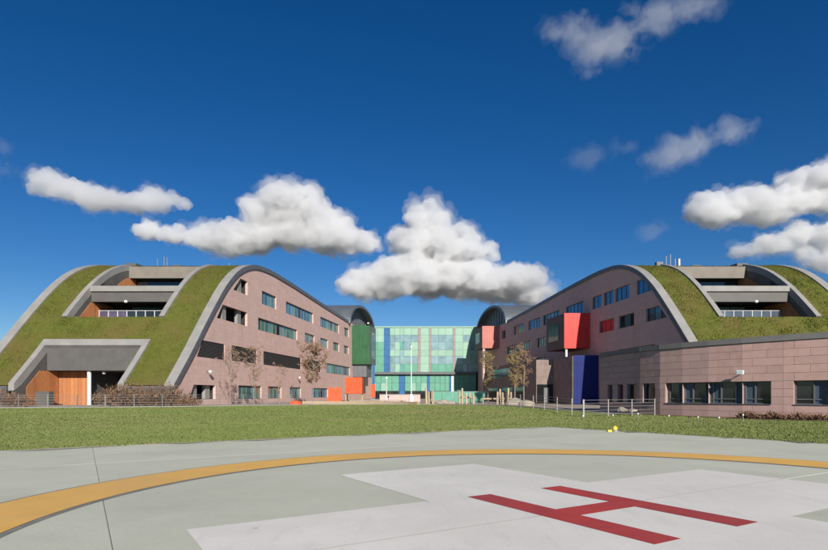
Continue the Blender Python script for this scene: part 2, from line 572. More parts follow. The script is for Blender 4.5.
b = MB()
pxs = np.linspace(-69, 15.5, 110)
for x0, x1 in zip(pxs, pxs[1:]):
    ya, yb = edge_y(x0), edge_y(x1)
    for k in range(16):
        t0, t1 = (k / 16) ** 2, ((k + 1) / 16) ** 2
        p = [(x0, ya + (160 - ya) * t0), (x1, yb + (160 - yb) * t0), (x1, yb + (160 - yb) * t1), (x0, ya + (160 - ya) * t1)]
        b.face([(q[0], q[1], gzf(*q) + .02) for q in p])
for x0, x1 in ((15.5, 18), (18, 26), (26, 40)):
    b.face([(x0, 45, .02), (x1, 45, .02), (x1, 160, .02), (x0, 160, .02)])
tag(b.build('paving', PAVE), 'buff paving of the courtyard between the two hospital wings', 'paving', kind='structure')
b = MB()
for (x0, y0), (x1, y1) in zip(EDGE, EDGE[1:]):
    n = max(1, int(math.hypot(x1 - x0, y1 - y0) / 1.2))
    for k in range(n):
        p = (x0 + (x1 - x0) * k / n, y0 + (y1 - y0) * k / n)
        q = (x0 + (x1 - x0) * (k + 1) / n, y0 + (y1 - y0) * (k + 1) / n)
        za, zb = gzf(*p), gzf(*q)
        b.hexa([(p[0], p[1] - .12, za - .1), (q[0], q[1] - .12, zb - .1), (q[0], q[1] + .06, zb - .1), (p[0], p[1] + .06, za - .1)],
               [(p[0], p[1] - .12, za + .09), (q[0], q[1] - .12, zb + .09), (q[0], q[1] + .06, zb + .09), (p[0], p[1] + .06, za + .09)])
tag(b.build('kerb', COPE), 'pale grey kerb along the far edge of the lawn', 'kerb', kind='structure')

# ------------------------------------------------------------------ wing profile
PY = [53.6, 56.6, 59.4, 61.8, 64.2, 67.2, 71.0, 75.4, 82.0, 90.0, 100.0, 110.0, 117.0, 141.0]
PZ = [2.25, 5.50, 8.75, 11.45, 13.9, 16.15, 17.65, 18.15, 18.1, 17.8, 17.35, 16.95, 16.7, 16.2]
_h = np.diff(PY)
_d = np.diff(PZ) / _h
_m = np.zeros(len(PY))
_m[0], _m[-1] = _d[0], _d[-1]
for i in range(1, len(PY) - 1):
    _m[i] = (_d[i - 1] + _d[i]) / 2


def prof(y):
    y = min(max(y, PY[0] - 1e-9), PY[-1])
    i = 0
    while i < len(PY) - 2 and y > PY[i + 1]:
        i += 1
    h = _h[i]
    t = (y - PY[i]) / h
    return ((2 * t ** 3 - 3 * t ** 2 + 1) * PZ[i] + (t ** 3 - 2 * t ** 2 + t) * h * _m[i]
            + (-2 * t ** 3 + 3 * t ** 2) * PZ[i + 1] + (t ** 3 - t ** 2) * h * _m[i + 1])


def frange(a, b, st):
    n = max(1, int(math.ceil((b - a) / st - 1e-6)))
    return [a + (b - a) * k / n for k in range(n + 1)]


# ------------------------------------------------------------------ wall with openings (columns of quads)
class Hole:
    """opening: d0..d1 along the wall, flat sill z0, top as breakpoints"""

    def __init__(self, d0, d1, z0, z1, slant0=0.0, slant1=0.0):
        self.d0, self.d1, self.z0, self.z1 = d0, d1, z0, z1
        self.tops = [(d0, z0 + .02 if slant0 else z1)]
        if slant0:
            self.tops.append((d0 + slant0, z1))
        if slant1:
            self.tops.append((d1 - slant1, z1))
        self.tops.append((d1, z0 + .02 if slant1 else z1))

    def top(self, d):
        for (a, za), (b, zb) in zip(self.tops, self.tops[1:]):
            if a - 1e-9 <= d <= b + 1e-9:
                return za if b - a < 1e-9 else za + (zb - za) * (d - a) / (b - a)
        return self.z1


def wall_mesh(P, d0, d1, z0, topf, holes, extra, depth=0.3):
    """P(d, z, inset) -> 3D point"""
    br = sorted(set([d0, d1] + list(extra) + [t[0] for h in holes for t in h.tops]))
    br = [x for x in br if d0 - 1e-6 <= x <= d1 + 1e-6]
    b = MB()
    for a, c in zip(br, br[1:]):
        if c - a < 1e-6:
            continue
        mid = (a + c) / 2
        hs_ = sorted([h for h in holes if h.d0 < mid < h.d1], key=lambda h: h.z0)
        za, zc = z0, z0
        for h in hs_ + [None]:
            if h is None:
                ta, tc = topf(a), topf(c)
            else:
                ta = tc = h.z0
            if ta - za > 1e-4 or tc - zc > 1e-4:
                b.face([P(a, za, 0), P(c, zc, 0), P(c, tc, 0), P(a, ta, 0)], [(a, za), (c, zc), (c, tc), (a, ta)])
            if h is not None:
                za, zc = h.top(a), h.top(c)
    for h in holes:
        b.face([P(h.d0, h.z0, 0), P(h.d1, h.z0, 0), P(h.d1, h.z0, depth), P(h.d0, h.z0, depth)])
        for (a, za), (c, zc) in zip(h.tops, h.tops[1:]):
            b.face([P(a, za, 0), P(c, zc, 0), P(c, zc, depth), P(a, za, depth)])
        for d in (h.d0, h.d1):
            b.face([P(d, h.z0, 0), P(d, h.top(d), 0), P(d, h.top(d), depth), P(d, h.z0, depth)])
    return b


def pbox(b, P, d0, d1, z0, z1, i0, i1):
    b.hexa([P(d0, z0, i0), P(d1, z0, i0), P(d1, z0, i1), P(d0, z0, i1)],
           [P(d0, z1, i0), P(d1, z1, i0), P(d1, z1, i1), P(d0, z1, i1)])


def window(P, h, parent, panes, pw=1.3, fm=None, depth=0.3, transom=None, name='window', cuts=None):
    """frame part with pane sub-parts inside the opening"""
    fm = fm or FRAME
    n = max(1, round((h.d1 - h.d0) / pw))
    cs = cuts or [h.d0 + (h.d1 - h.d0) * k / n for k in range(n + 1)]
    fr = MB()
    w = 0.035
    for c in cs:
        d = min(max(c, h.d0 + w), h.d1 - w)
        t = min(h.top(d - w), h.top(d + w))
        if t - h.z0 > .1:
            pbox(fr, P, d - w, d + w, h.z0, t, depth - .12, depth - .01)
    pbox(fr, P, h.d0, h.d1, h.z0, h.z0 + .06, depth - .13, depth - .012)
    for (a, za), (c, zc) in zip(h.tops, h.tops[1:]):
        fr.hexa([P(a, za - .06, depth - .13), P(c, zc - .06, depth - .13), P(c, zc - .06, depth - .012), P(a, za - .06, depth - .012)],
                [P(a, za, depth - .13), P(c, zc, depth - .13), P(c, zc, depth - .012), P(a, za, depth - .012)])
    if transom:
        pbox(fr, P, h.d0 + .03, h.d1 - .03, transom - .03, transom + .03, depth - .115, depth - .014)
    fo = fr.build(name, fm, parent)
    k = 0
    for c0, c1 in zip(cs, cs[1:]):
        pm = panes[k % len(panes)]
        k += 1
        br = sorted(set([c0, c1] + [t[0] for t in h.tops if c0 < t[0] < c1]))
        pb = MB()
        tilt = random.uniform(-.012, .012)
        lo = [P(x, h.z0, depth - .06 + tilt * (1 if x == c0 else -1)) for x in (c0, c1)]
        hi = [P(x, h.top(x), depth - .06 + tilt * (1 if x == c0 else -1)) for x in br]
        pb.face(lo + hi[::-1])
        pb.build('pane', pm, fo)
    return fo


# ------------------------------------------------------------------ wings
def build_wing(sgn, c, k, label, holes_spec):
    def wx(y):
        return sgn * (c - k * y)

    def L(s, y, z):
        return (wx(y) + sgn * s, y, z)

    def ximg(x):                       # depth along the courtyard wall seen in direction x
        u = sgn * (x - 414) / 560.0
        return c / (u + k)

    def P(d, z, inset):
        return L(inset, d, z)

    w = thing('hospital_wing', label, 'hospital wing', (wx(90) + sgn * 10, 90, 0), 'hospital wings')
    # --- courtyard wall
    holes, fills = [], []
    for (xa, xb, z0, z1, kind, sl) in holes_spec:
        da, db = sorted((ximg(xa), ximg(xb)))
        h = Hole(da, db, z0, z1, slant0=sl)
        holes.append(h)
        fills.append((h, kind))
    ext = frange(53.8, 76, .45) + frange(76, 141, 4)
    wm = wall_mesh(P, 53.8, 141, 0, lambda y: prof(y) - .05, holes, ext)
    wm.build('courtyard_wall', CLAD, w)
    for h, kind in fills:
        if kind == 'louvre':
            lb = MB()
            n = int((h.z1 - h.z0) / .11)
            for q in range(n):
                z = h.z0 + (q + .5) * (h.z1 - h.z0) / n
                d0 = h.d0
                while h.top(d0) < z + .05 and d0 < h.d1:
                    d0 += .05
                lb.hexa([P(d0, z - .05, .06), P(h.d1, z - .05, .06), P(h.d1, z - .03, .06), P(d0, z - .03, .06)],
                        [P(d0, z + .03, .18), P(h.d1, z + .03, .18), P(h.d1, z + .05, .18), P(d0, z + .05, .18)])
            lo = lb.build('louvre_panel', LOUV, w)
            bk = MB()
            bk.face([P(h.d0, h.z0, .26), P(h.d1, h.z0, .26)] + [P(t[0], t[1], .26) for t in h.tops[::-1]])
            bk.build('backing', LOUV, lo)
        elif kind == 'loggia':
            # open recess with pale back wall, posts
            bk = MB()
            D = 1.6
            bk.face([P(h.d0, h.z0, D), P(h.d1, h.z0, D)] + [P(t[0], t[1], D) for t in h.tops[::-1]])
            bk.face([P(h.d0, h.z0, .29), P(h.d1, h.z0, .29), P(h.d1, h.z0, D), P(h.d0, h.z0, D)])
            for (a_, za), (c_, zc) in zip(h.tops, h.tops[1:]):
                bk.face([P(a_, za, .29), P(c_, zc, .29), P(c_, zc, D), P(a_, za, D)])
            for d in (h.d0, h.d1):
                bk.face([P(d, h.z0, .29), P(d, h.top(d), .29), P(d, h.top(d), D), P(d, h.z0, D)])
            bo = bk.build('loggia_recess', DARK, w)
            nn = max(1, int((h.d1 - h.d0) / 2.6))
            for q in range(nn):
                d = h.d0 + (h.d1 - h.d0) * (q + .62) / nn
                pb = MB()
                pbox(pb, P, d - .5, d + .45, h.z0 + .02, min(h.top(d - .5), h.top(d + .45)) - .02, .35, .7)
                pb.build('screen', COPE, bo)
        else:
            pal = {'teal': [GL_TEAL, GL_BLUE, GL_TEALP, GL_TEAL, GL_DARK, GL_BLUE], 'green': [GL_TEAL, GL_GREEN, GL_TEAL, GL_TEALP, GL_GREEN, GL_DARK, GL_SKY],
                   'blue': [GL_BLUEV, GL_BLUE, GL_BLUEV], 'dark': [GL_DARK, GL_TEAL, GL_DARK], 'red': [GL_RED],
                   'g': [GL_GREEN, GL_TEAL]}[kind]
            window(P, h, w, pal)
    # --- outer wall, end wall and base
    b = MB()
    ys_ = frange(53.8, 76, .9) + frange(76, 141, 6)[1:]
    for y0, y1 in zip(ys_, ys_[1:]):
        b.face([L(20, y0, 0), L(20, y1, 0), L(20, y1, prof(y1) - .05), L(20, y0, prof(y0) - .05)],
               [(y0, 0), (y1, 0), (y1, prof(y1)), (y0, prof(y0))])
    b.face([L(20, 141, 0), L(0, 141, 0), L(0, 141, prof(141) - .05), L(20, 141, prof(141) - .05)], [(0, 0), (20, 0), (20, 16), (0, 16)])
    b.build('outer_wall', CLAD, w)
    # --- roof sheet behind the green slope
    b = MB()
    ys_ = frange(72.5, 117, 2.2)
    for y0, y1 in zip(ys_, ys_[1:]):
        b.face([L(.3, y0, prof(y0) - .25), L(.3, y1, prof(y1) - .25), L(19.7, y1, prof(y1) - .25), L(19.7, y0, prof(y0) - .25)])
    b.build('roof', LEAD, w)

    # --- swept bars along the profile
    def sweep(name, m, s0, s1, lo, hi, y0, y1, st=.6, shift=0.0):
        b = MB()
        yy = frange(y0, y1, st)
        prev = None
        for y in yy:
            z = prof(y)
            e = .02
            sl = (prof(y + e) - prof(y - e)) / (2 * e) if y - e > PY[0] else (prof(y + e) - prof(y)) / e
            nn = math.hypot(1, sl)
            ny_, nz_ = -sl / nn, 1 / nn

            def q(s, o):
                return L(s, y + ny_ * o, z + nz_ * o)
            cur = [q(s0, lo), q(s1, lo), q(s1, hi), q(s0, hi)]
            if prev:
                i = len(b.v)
                b.v += prev + cur
                for a_ in range(4):
                    c_ = (a_ + 1) % 4
                    b.f.append([i + a_, i + c_, i + 4 + c_, i + 4 + a_])
                    b.uv.append(None)
            else:
                b.face(cur)
            prev = cur
        b.face(prev)
        return b.build(name, m, w)

    sweep('edge_coping', COPE, -.10, .85, -.35, .16, 53.55, 72.5)
    sweep('edge_trim', COPED, -.16, -.098, -.36, .17, 53.5, 117)
    sweep('roof_edge', COPED, -.10, .6, -.3, .14, 72.55, 117, 3)
    sweep('edge_coping', COPE, 19.15, 20.1, -.35, .16, 53.55, 72.5)
    sweep('roof_edge', COPED, 19.4, 20.1, -.3, .14, 72.55, 117, 3)
    O0, O1 = 5.3, 15.2              # openings between these s values
    LB, LT = 53.6, 57.4             # lower opening along the slope
    UB, UT = 60.4, 70.6             # upper opening
    sweep('opening_coping', COPE, O0 - .55, O0, -.5, .22, UB - .2, UT + .3)
    sweep('opening_coping', COPE, O1, O1 + .55, -.5, .22, UB - .2, UT + .3)
    sweep('opening_coping', COPE, O0 - .55, O0, -.5, .22, LB - .1, LT - .125)
    sweep('opening_coping', COPE, O1, O1 + .55, -.5, .22, LB - .1, LT - .125)
    # --- turf
    b = MB()
    cells = []

    def turf(s0, s1, y0, y1):
        cells.append((s0, s1, y0, y1))
        ss, yy = frange(s0, s1, .5), frange(y0, y1, .5)
        G = {}
        for i, s in enumerate(ss):
            for j, y in enumerate(yy):
                p = L(s, y, prof(y))
                e = noise.noise(Vector((p[0] * .9, p[1] * .9, p[2] * .9))) * .07 + .03
                G[i, j] = (p[0], p[1] - e * .6, p[2] + e * .7)
        for i in range(len(ss) - 1):
            for j in range(len(yy) - 1):
                b.face([G[i, j], G[i + 1, j], G[i + 1, j + 1], G[i, j + 1]])

    turf(.85, O0 - .55, 53.6, 72.4)
    turf(O1 + .55, 19.15, 53.6, 72.4)
    turf(O0 - .55, O1 + .55, LT + .4, UB - .15)
    turf(O0 - .55, O1 + .55, UT + 1.4, 72.4)
    to = b.build('turf_slope', TURF, w, smooth=True, merge=True)
    tv = []
    for (s0, s1, y0, y1) in cells:
        A = (s1 - s0) * (y1 - y0) * 1.4
        n = int(A * 110)
        for _ in range(n):
            s, y = random.uniform(s0, s1), random.uniform(y0, y1)
            p = Vector(L(s, y, prof(y)))
            hgt = random.uniform(.05, .125) * (1.0 + .8 * max(0, noise.noise(p * .5)))
            ang = random.uniform(0, math.pi)
            dx, dy = math.cos(ang) * hgt * .5, math.sin(ang) * hgt * .5
            lean = Vector((random.uniform(-.5, .5) * hgt, -.5 * hgt + random.uniform(-.3, .3) * hgt, hgt))
            tv.append([(p.x - dx, p.y - dy, p.z - .02), (p.x + dx, p.y + dy, p.z - .02), tuple(p + lean)])
    tag(tri_cloud('turf_tufts', np.array(tv), TUFT, w), kind='stuff')

    # --- openings: reveals, floors, soffits, fascias
    def quadbox(name, m, s0, s1, y0, y1, z0, z1, par=w):
        q = MB()
        q.hexa([L(s0, y0, z0), L(s1, y0, z0), L(s1, y1, z0), L(s0, y1, z0)],
               [L(s0, y0, z1), L(s1, y0, z1), L(s1, y1, z1), L(s0, y1, z1)])
        return q.build(name, m, par)

    def side(name, m, s, y0, y1, zlo, thick, zhi=None, cut=0.0):
        """upright side wall at s, under the slope line moved back by cut"""
        q = MB()
        yy = frange(y0, y1, .5)
        for a_, c_ in zip(yy, yy[1:]):
            ta, tc = prof(a_ - cut) - .3, prof(c_ - cut) - .3
            if zhi is not None:
                ta, tc = min(ta, zhi), min(tc, zhi)
            if ta <= zlo and tc <= zlo:
                continue
            ta, tc = max(ta, zlo), max(tc, zlo)
            q.hexa([L(s, a_, zlo), L(s, c_, zlo), L(s + thick, c_, zlo), L(s + thick, a_, zlo)],
                   [L(s, a_, ta), L(s, c_, tc), L(s + thick, c_, tc), L(s + thick, a_, ta)])
        return q.build(name, m, w)

    for s, th in ((O1 + .02, .45), (O0 - .02, -.45)):
        side('reveal', FASCIA, s, LB + .1, 59.2, .2, th, cut=0)
        side('reveal', FASCIA, s, UB - .3, 66.4, 8.9, th, cut=0)
        side('reveal', FASCIA, s, 64.3, 72.2, 13.2, th * .98, cut=0)

    # timber boards lining the deep part of the side walls and the back walls
    def boards_side(s, y0, y1, z0, z1, cut, sg):
        yy = frange(y0, y1, .42)
        for a_, c_ in zip(yy, yy[1:]):
            t0, t1 = min(z1, prof(a_ - cut) - .3), min(z1, prof(c_ - cut) - .3)
            if min(t0, t1) < z0 + .1:
                continue
            q = MB()
            g = .012
            q.hexa([L(s, a_ + g, z0), L(s, c_ - g, z0), L(s - sg * .05, c_ - g, z0), L(s - sg * .05, a_ + g, z0)],
                   [L(s, a_ + g, t0), L(s, c_ - g, t1), L(s - sg * .05, c_ - g, t1), L(s - sg * .05, a_ + g, t0)])
            q.build('timber_board', TIMBER, w)

    def boards_back(s0, s1, y, z0, z1):
        ss = frange(s0, s1, .42)
        for a_, c_ in zip(ss, ss[1:]):
            quadbox('timber_board', TIMBER, a_ + .012, c_ - .012, y - .05, y, z0, z1)

    far = O1
    boards_side(far, 54.9, 58.9, .3, 3.8, 1.15, 1)
    boards_back(11.9, far - .06, 58.95, .3, 3.8)
    boards_side(far, 61.6, 67.4, 9.36, 11.94, 1.2, 1)
    boards_side(far, 68.2, 71.8, 13.5, 16.0, 2.6, 1)
    # lower opening
    quadbox('canopy_fascia', FASCIA, O0 + .003, O1 - .003, LT + .05, LT + .35, 3.85, 6.15)
    sweep('canopy_coping', COPE, O0 - .547, O1 + .547, -.45, .23, LT - .12, LT + .46, .2)
    quadbox('canopy_soffit', FASCIA, O0, O1, LT + .36, 63.5, 3.86, 4.05)
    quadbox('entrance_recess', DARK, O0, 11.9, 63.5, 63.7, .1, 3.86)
    quadbox('recess_side', COPED, 11.9, 12.0, 59.0, 63.5, .1, 3.84)
    ez0 = MB()
    ez0.tube(L(11.2, 57.9, .2), L(11.2, 57.9, 3.85), .19, .19, 12)
    ez0.build('column', WHITE, w)
    for s_ in (6.0, 7.6, 9.2, 10.8):
        quadbox('entrance_door', GL_DARK, s_ - .7, s_ + .7, 63.3, 63.42, .2, 2.9)
    gb = quadbox('service_cabinet', FASCIA, 13.6, 15.0, 55.7, 56.3, .2, 1.7)
    # upper opening, lower terrace
    quadbox('terrace_slab', FASCIA, O0, O1, UB + .1, 68.0, 9.0, 9.35)
    quadbox('terrace_slab', FASCIA, O0, O1, 64.4, 68.0, 9.353, 9.9)
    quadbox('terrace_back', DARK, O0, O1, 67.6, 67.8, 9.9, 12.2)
    for s_ in frange(O0 + .6, O1 - 2.2, 1.9)[:-1]:
        quadbox('terrace_door', GL_TEAL if sgn < 0 else GL_SKY, s_, s_ + 1.7, 67.5, 67.58, 9.95, 11.9)
    quadbox('beam_fascia', FASCIA, O0 + .003, O1 - .003, 63.75, 64.1, 11.95, 13.1)
    quadbox('beam_coping', COPE, O0, O1, 63.55, 64.2, 13.1, 13.72)
    quadbox('terrace_slab', FASCIA, O0, O1, 64.2, 72.2, 12.2, 13.45)
    quadbox('terrace_back', GL_DARK, O0, O1, 71.6, 71.8, 13.45, 16.2)
    for s_ in frange(O0 + .3, O1 - .3, 1.55)[:-1]:
        quadbox('terrace_window', GL_TEAL, s_ + .05, s_ + 1.5, 71.5, 71.58, 13.6, 15.3)
    quadbox('top_fascia', BEIGE, O0 + .003, O1 - .003, 70.3, 70.7, 16.0, 17.45)
    quadbox('top_soffit', FASCIA, O0, O1, 70.7, 72.4, 16.15, 17.4)
    # railing of the lower terrace
    rl = MB()
    RY, RZ0, RZ1 = 64.7, 9.9, 11.05
    pbox_ = frange(O0 + .1, O1 - .2, 1.1)
    for s_ in pbox_:
        rl.hexa([L(s_ - .035, RY, RZ0), L(s_ + .035, RY, RZ0), L(s_ + .035, RY + .06, RZ0), L(s_ - .035, RY + .06, RZ0)],
                [L(s_ - .035, RY, RZ1), L(s_ + .035, RY, RZ1), L(s_ + .035, RY + .06, RZ1), L(s_ - .035, RY + .06, RZ1)])
    rl.hexa([L(O0 + .05, RY - .01, RZ1), L(O1 - .1, RY - .01, RZ1), L(O1 - .1, RY + .07, RZ1), L(O0 + .05, RY + .07, RZ1)],
            [L(O0 + .05, RY - .01, RZ1 + .05), L(O1 - .1, RY - .01, RZ1 + .05), L(O1 - .1, RY + .07, RZ1 + .05), L(O0 + .05, RY + .07, RZ1 + .05)])
    rail = rl.build('terrace_railing', WFRAME, w)
    for i_, (a_, c_) in enumerate(zip(pbox_, pbox_[1:])):
        q = MB()
        q.face([L(a_ + .06, RY + .03, RZ0 + .06), L(c_ - .06, RY + .03, RZ0 + .06), L(c_ - .06, RY + .03, RZ1 - .05), L(a_ + .06, RY + .03, RZ1 - .05)])
        q.build('rail_panel', (GLASSRAIL if i_ > 5 else GL_DARK) if sgn < 0 else GL_SLATE, rail)
    # round lamps under the soffits
    for (s_, y_, z_) in ((9.6, 61.2, 11.5), (9.8, 58.1, 3.6)):
        q = MB()
        q.lathe(L(s_, y_, z_ - .12), [(.06, 0), (.16, .06), (.19, .16), (.14, .28), (.05, .32)], 12)
        q.build('lamp_globe', WHITE, w)
    # plinth in front of the slope
    for s0, s1 in ((-.1, O0 - .55), (O1 + .55, 20.1)):
        quadbox('plinth', COPED, s0, s1, 53.25, 53.6, 0, 2.2)
        for q_ in frange(s0 + .1, s1 - .1, .5)[:-1]:
            quadbox('plinth_slat', FASCIA, q_, q_ + .36, 53.19, 53.25, .2, 2.1)

    # --- barrel vault at the far end
    vb = MB()
    inn = MB()
    ny0, ny1 = 117.0, 141.0
    cyv, ry, zb = 129.0, 12.2, 16.3
    pts_o = [(cyv - ry * math.cos(t), zb + 5.3 * math.sin(t)) for t in frange(0, math.pi, math.pi / 28)]
    pts_i = [(cyv - (ry - .7) * math.cos(t), zb + 4.75 * math.sin(t)) for t in frange(0, math.pi, math.pi / 28)]
    for (a0, z0), (a1, z1), (i0, y0), (i1, y1) in zip(pts_o, pts_o[1:], pts_i, pts_i[1:]):
        vb.hexa([L(-.5, a0, z0), L(-.5, a1, z1), L(-.5, i1, y1), L(-.5, i0, y0)],
                [L(20.3, a0, z0), L(20.3, a1, z1), L(20.3, i1, y1), L(20.3, i0, y0)])
    vo = vb.build('vault_roof', LEAD, w, smooth=False)
    q = MB()
    q.face([L(1.2, y, z) for y, z in pts_i])
    vg = q.build('vault_gable', COPED, w)
    for t in range(1, 12):
        y_ = ny0 + 2 * t
        zt = zb + 4.75 * math.sqrt(max(0, 1 - ((y_ - cyv) / (ry - .7)) ** 2))
        quadbox('gable_mullion', COPED, 1.08, 1.18, y_ - .05, y_ + .05, zb, zt, vg)
    # rooftop odds and ends
    for (s_, y_, h_) in ((12.3, 73.5, 1.5), (13.0, 74, 1.7), (13.7, 73.7, 1.3), (4.1, 73.4, .7)) if sgn < 0 else ((6.4, 72.3, 1.3), (7.0, 72.4, 1.6), (7.5, 72.2, 1.0)):
        q = MB()
        q.tube(L(s_, y_, 17.7), L(s_, y_, 17.9 + h_), .05, .05, 6)
        q.tube(L(s_, y_, 17.7), L(s_, y_, 18.1), .16, .12, 8)
        q.build('roof_mast', STEEL, w)
    quadbox('roof_plant', FASCIA, 16.2, 17.6, 73.2, 74.4, 17.6, 18.55)
    quadbox('roof_plant', FASCIA, 10.6, 11.8, 73.6, 74.6, 17.6, 18.4)
    if sgn > 0:
        quadbox('roof_plant', COPED, 4.9, 5.7, 71.8, 72.3, 17.5, 18.4)
        quadbox('roof_plant', STEEL, 7.9, 8.15, 72.2, 72.4, 17.5, 18.9)
    return w, L, P, wx, quadbox, ximg


RA = (13.35, 15.1)
RB = (9.8, 11.4)
RC = (5.35, 7.15)
RD = (.85, 2.5)
left_spec = [
    (233.5, 247.6, 13.7, 15.4, 'loggia', 1.8), (262, 276.2, *RA, 'teal', 0), (286, 313.3, *RA, 'teal', 0), (320.5, 339, *RA, 'green', 0),
    (344.3, 348.8, *RA, 'g', 0),
    (217, 247.3, 9.85, 11.55, 'loggia', 1.3), (258.2, 297.3, *RB, 'green', 0), (305, 314.5, *RB, 'teal', 0), (320.3, 328, *RB, 'teal', 0),
    (333.3, 339.2, *RB, 'g', 0), (344, 348.7, *RB, 'g', 0),
    (197, 224.7, 5.3, 7.1, 'louvre', 1.1), (231.7, 256.8, *RC, 'louvre', 0), (263.5, 301, *RC, 'louvre', 0), (304.8, 321, *RC, 'louvre', 0),
    (326.5, 350, *RC, 'teal', 0),
    (189, 215.5, .9, 2.4, 'loggia', .9), (238.5, 261.5, *RD, 'green', 0), (268, 281.5, *RD, 'green', 0), (290, 301, *RD, 'green', 0),
    (312, 328, *RD, 'teal', 0)]
wingL, LL, PLf, wxL, qbL, xiL = build_wing(-1, 30.83, .146, 'sunlit pink hospital wing with sloping green roof and timber entrance, left of the courtyard', left_spec)
right_spec = [
    (592, 601.6, *RA, 'blue', 0), (603.6, 613.4, *RA, 'blue', 0), (615, 629.5, *RA, 'blue', 0), (636.5, 652, 13.35, 15.1, 'blue', 1.6),
    (566, 583.6, *RA, 'blue', 0), (543, 559.5, *RA, 'teal', 0), (528.4, 540.5, *RA, 'blue', 0), (513.7, 524, *RA, 'g', 0), (501.6, 505.5, *RA, 'dark', 0),
    (599, 614, *RB, 'red', 0), (618.6, 634, *RB, 'dark', 0), (646, 667, 9.85, 11.4, 'dark', 1.5),
    (537.2, 545, *RB, 'g', 0), (521, 530.5, *RB, 'teal', 0), (507, 518, *RB, 'green', 0),
    (617, 655, *RC, 'dark', 0), (512, 531, *RC, 'dark', 0), (536, 546, 7.25, 7.9, 'dark', 0),
    (508, 524, *RD, 'dark', 0), (500, 506, *RD, 'red', 0)]
wingR, LR, PRf, wxR, qbR, xiR = build_wing(1, 36.8, .147, 'shaded hospital wing with sloping green roof and red box, right of the courtyard', right_spec)


# ------------------------------------------------------------------ coloured boxes on the wings
def bay(wing, L, y, proj, depth, z0, z1, m, mside, gl, name='bay_box'):
    b = MB()
    b.hexa([L(.2, y, z0), L(-proj, y, z0), L(-proj, y + depth, z0), L(.2, y + depth, z0)],
           [L(.2, y, z1), L(-proj, y, z1), L(-proj, y + depth, z1), L(.2, y + depth, z1)])
    o = b.build(name, mside, wing)
    # front skin of vertical panels
    ss = frange(-proj - .03, .0, .62)
    for a_, c_ in zip(ss, ss[1:]):
        q = MB()
        q.hexa([L(a_ + .006, y - .05, z0 - .03), L(c_ - .006, y - .05, z0 - .03), L(c_ - .006, y - .003, z0 - .03), L(a_ + .006, y - .003, z0 - .03)],
               [L(a_ + .006, y - .05, z1 + .03), L(c_ - .006, y - .05, z1 + .03), L(c_ - .006, y - .003, z1 + .03), L(a_ + .006, y - .003, z1 + .03)])
        q.build('front_panel', m, o)
    # window in the courtyard side
    q = MB()
    wz0, wz1 = z0 + 1.3, z1 - 1.2
    q.hexa([L(-proj - .06, y + 2.0, wz0), L(-proj - .003, y + 2.0, wz0), L(-proj - .003, y + depth - .9, wz0), L(-proj - .06, y + depth - .9, wz0)],
           [L(-proj - .06, y + 2.0, wz1), L(-proj - .003, y + 2.0, wz1), L(-proj - .003, y + depth - .9, wz1), L(-proj - .06, y + depth - .9, wz1)])
    q.build('side_window', gl, o)
    return o


red = bay(wingR, LR, 79.8, 3.65, 6.6, 8.0, 12.95, REDM, BROWNM, GL_GREEN)
red['label'] = 'bright red box projecting on a post'
pk = bay(wingR, LR, 123, 3.7, 6.4, 11.6, 16.4, PINKM, BROWNM, GL_TEAL)
pk['label'] = 'salmon pink box below the vault'
gr = bay(wingL, LL, 120, 3.75, 6.4, 7.9, 16.2, GREENB, COPED, GL_TEAL)
gr['label'] = 'dark green clad box below the vault'
b = MB()
b.tube(LR(-3.2, 80.2, 6.8), LR(-3.2, 80.2, 8.0), .16, .16, 10)
b.build('box_post', WHITE, wingR)
qbL('box_undercroft', COPED, -3.0, .1, 120.6, 125.5, 5.2, 7.88)
# projecting ground-floor blocks on the right wing
qbR('entrance_block', BROWNST, -3.6, .1, 77.25, 84.0, 0.1, 6.7)
for k_ in range(7):
    pn = qbR('navy_panel', NAVY, -3.5 + k_ * .5 + .006, -3.5 + (k_ + 1) * .5 - .006, 77.17, 77.245, .1, 6.8)
    pn['label'] = 'deep blue panel of the block under the red box'
b = MB()
blk = qbR('ground_block', BROWNST, -6.1, .1, 84.05, 112, 0.1, 6.6)
qbR('ground_block_window', GL_DARK, -6.16, -6.103, 89, 93, .9, 2.6)
qbR('ground_block_window', GL_TEAL, -6.16, -6.103, 95, 101, .9, 2.6)
qbR('ground_block_window', GL_DARK, -6.16, -6.103, 103, 110, .9, 2.6)
qbR('ground_block_window', GL_TEAL, -6.16, -6.103, 96, 108, 4.6, 6.0)
qbR('block_glazing', GL_DARK, -6.0, -3.65, 83.96, 84.047, .15, 2.9)  # dark windows, added also to keep the block's lit patch to its top
qbR('block_door', FRAME, -5.0, -4.2, 83.9, 83.957, .1, 2.4)
b = MB()
b.tube(LR(-3.3, 123.4, .2), LR(-3.3, 123.4, 11.6), .3, .3, 10)
b.build('box_post', PINKW, wingR)

# ------------------------------------------------------------------ atrium at the head of the courtyard
at = thing('glass_atrium', 'green and blue glazed atrium between the two wings', 'atrium', (3, 141, 0))
AY = 141.0
PXA = AY / 560.0


def ax(x):
    return (x - 414) * PXA


def az(y):
    return (394.5 - y) * PXA + CAM_H


b = MB()
b.box((ax(371), AY + .3, 0), (ax(480), AY + 18, 18.3))
b.build('core', DARK, at)
cols = [371, 377.5, 384, 390, 395, 400, 404, 411, 418, 420.5, 429, 431.2, 438.4, 445.6, 452.8, 455.3, 463, 471, 480]
rows_u = [372, 364, 356, 350, 342, 335, 327]


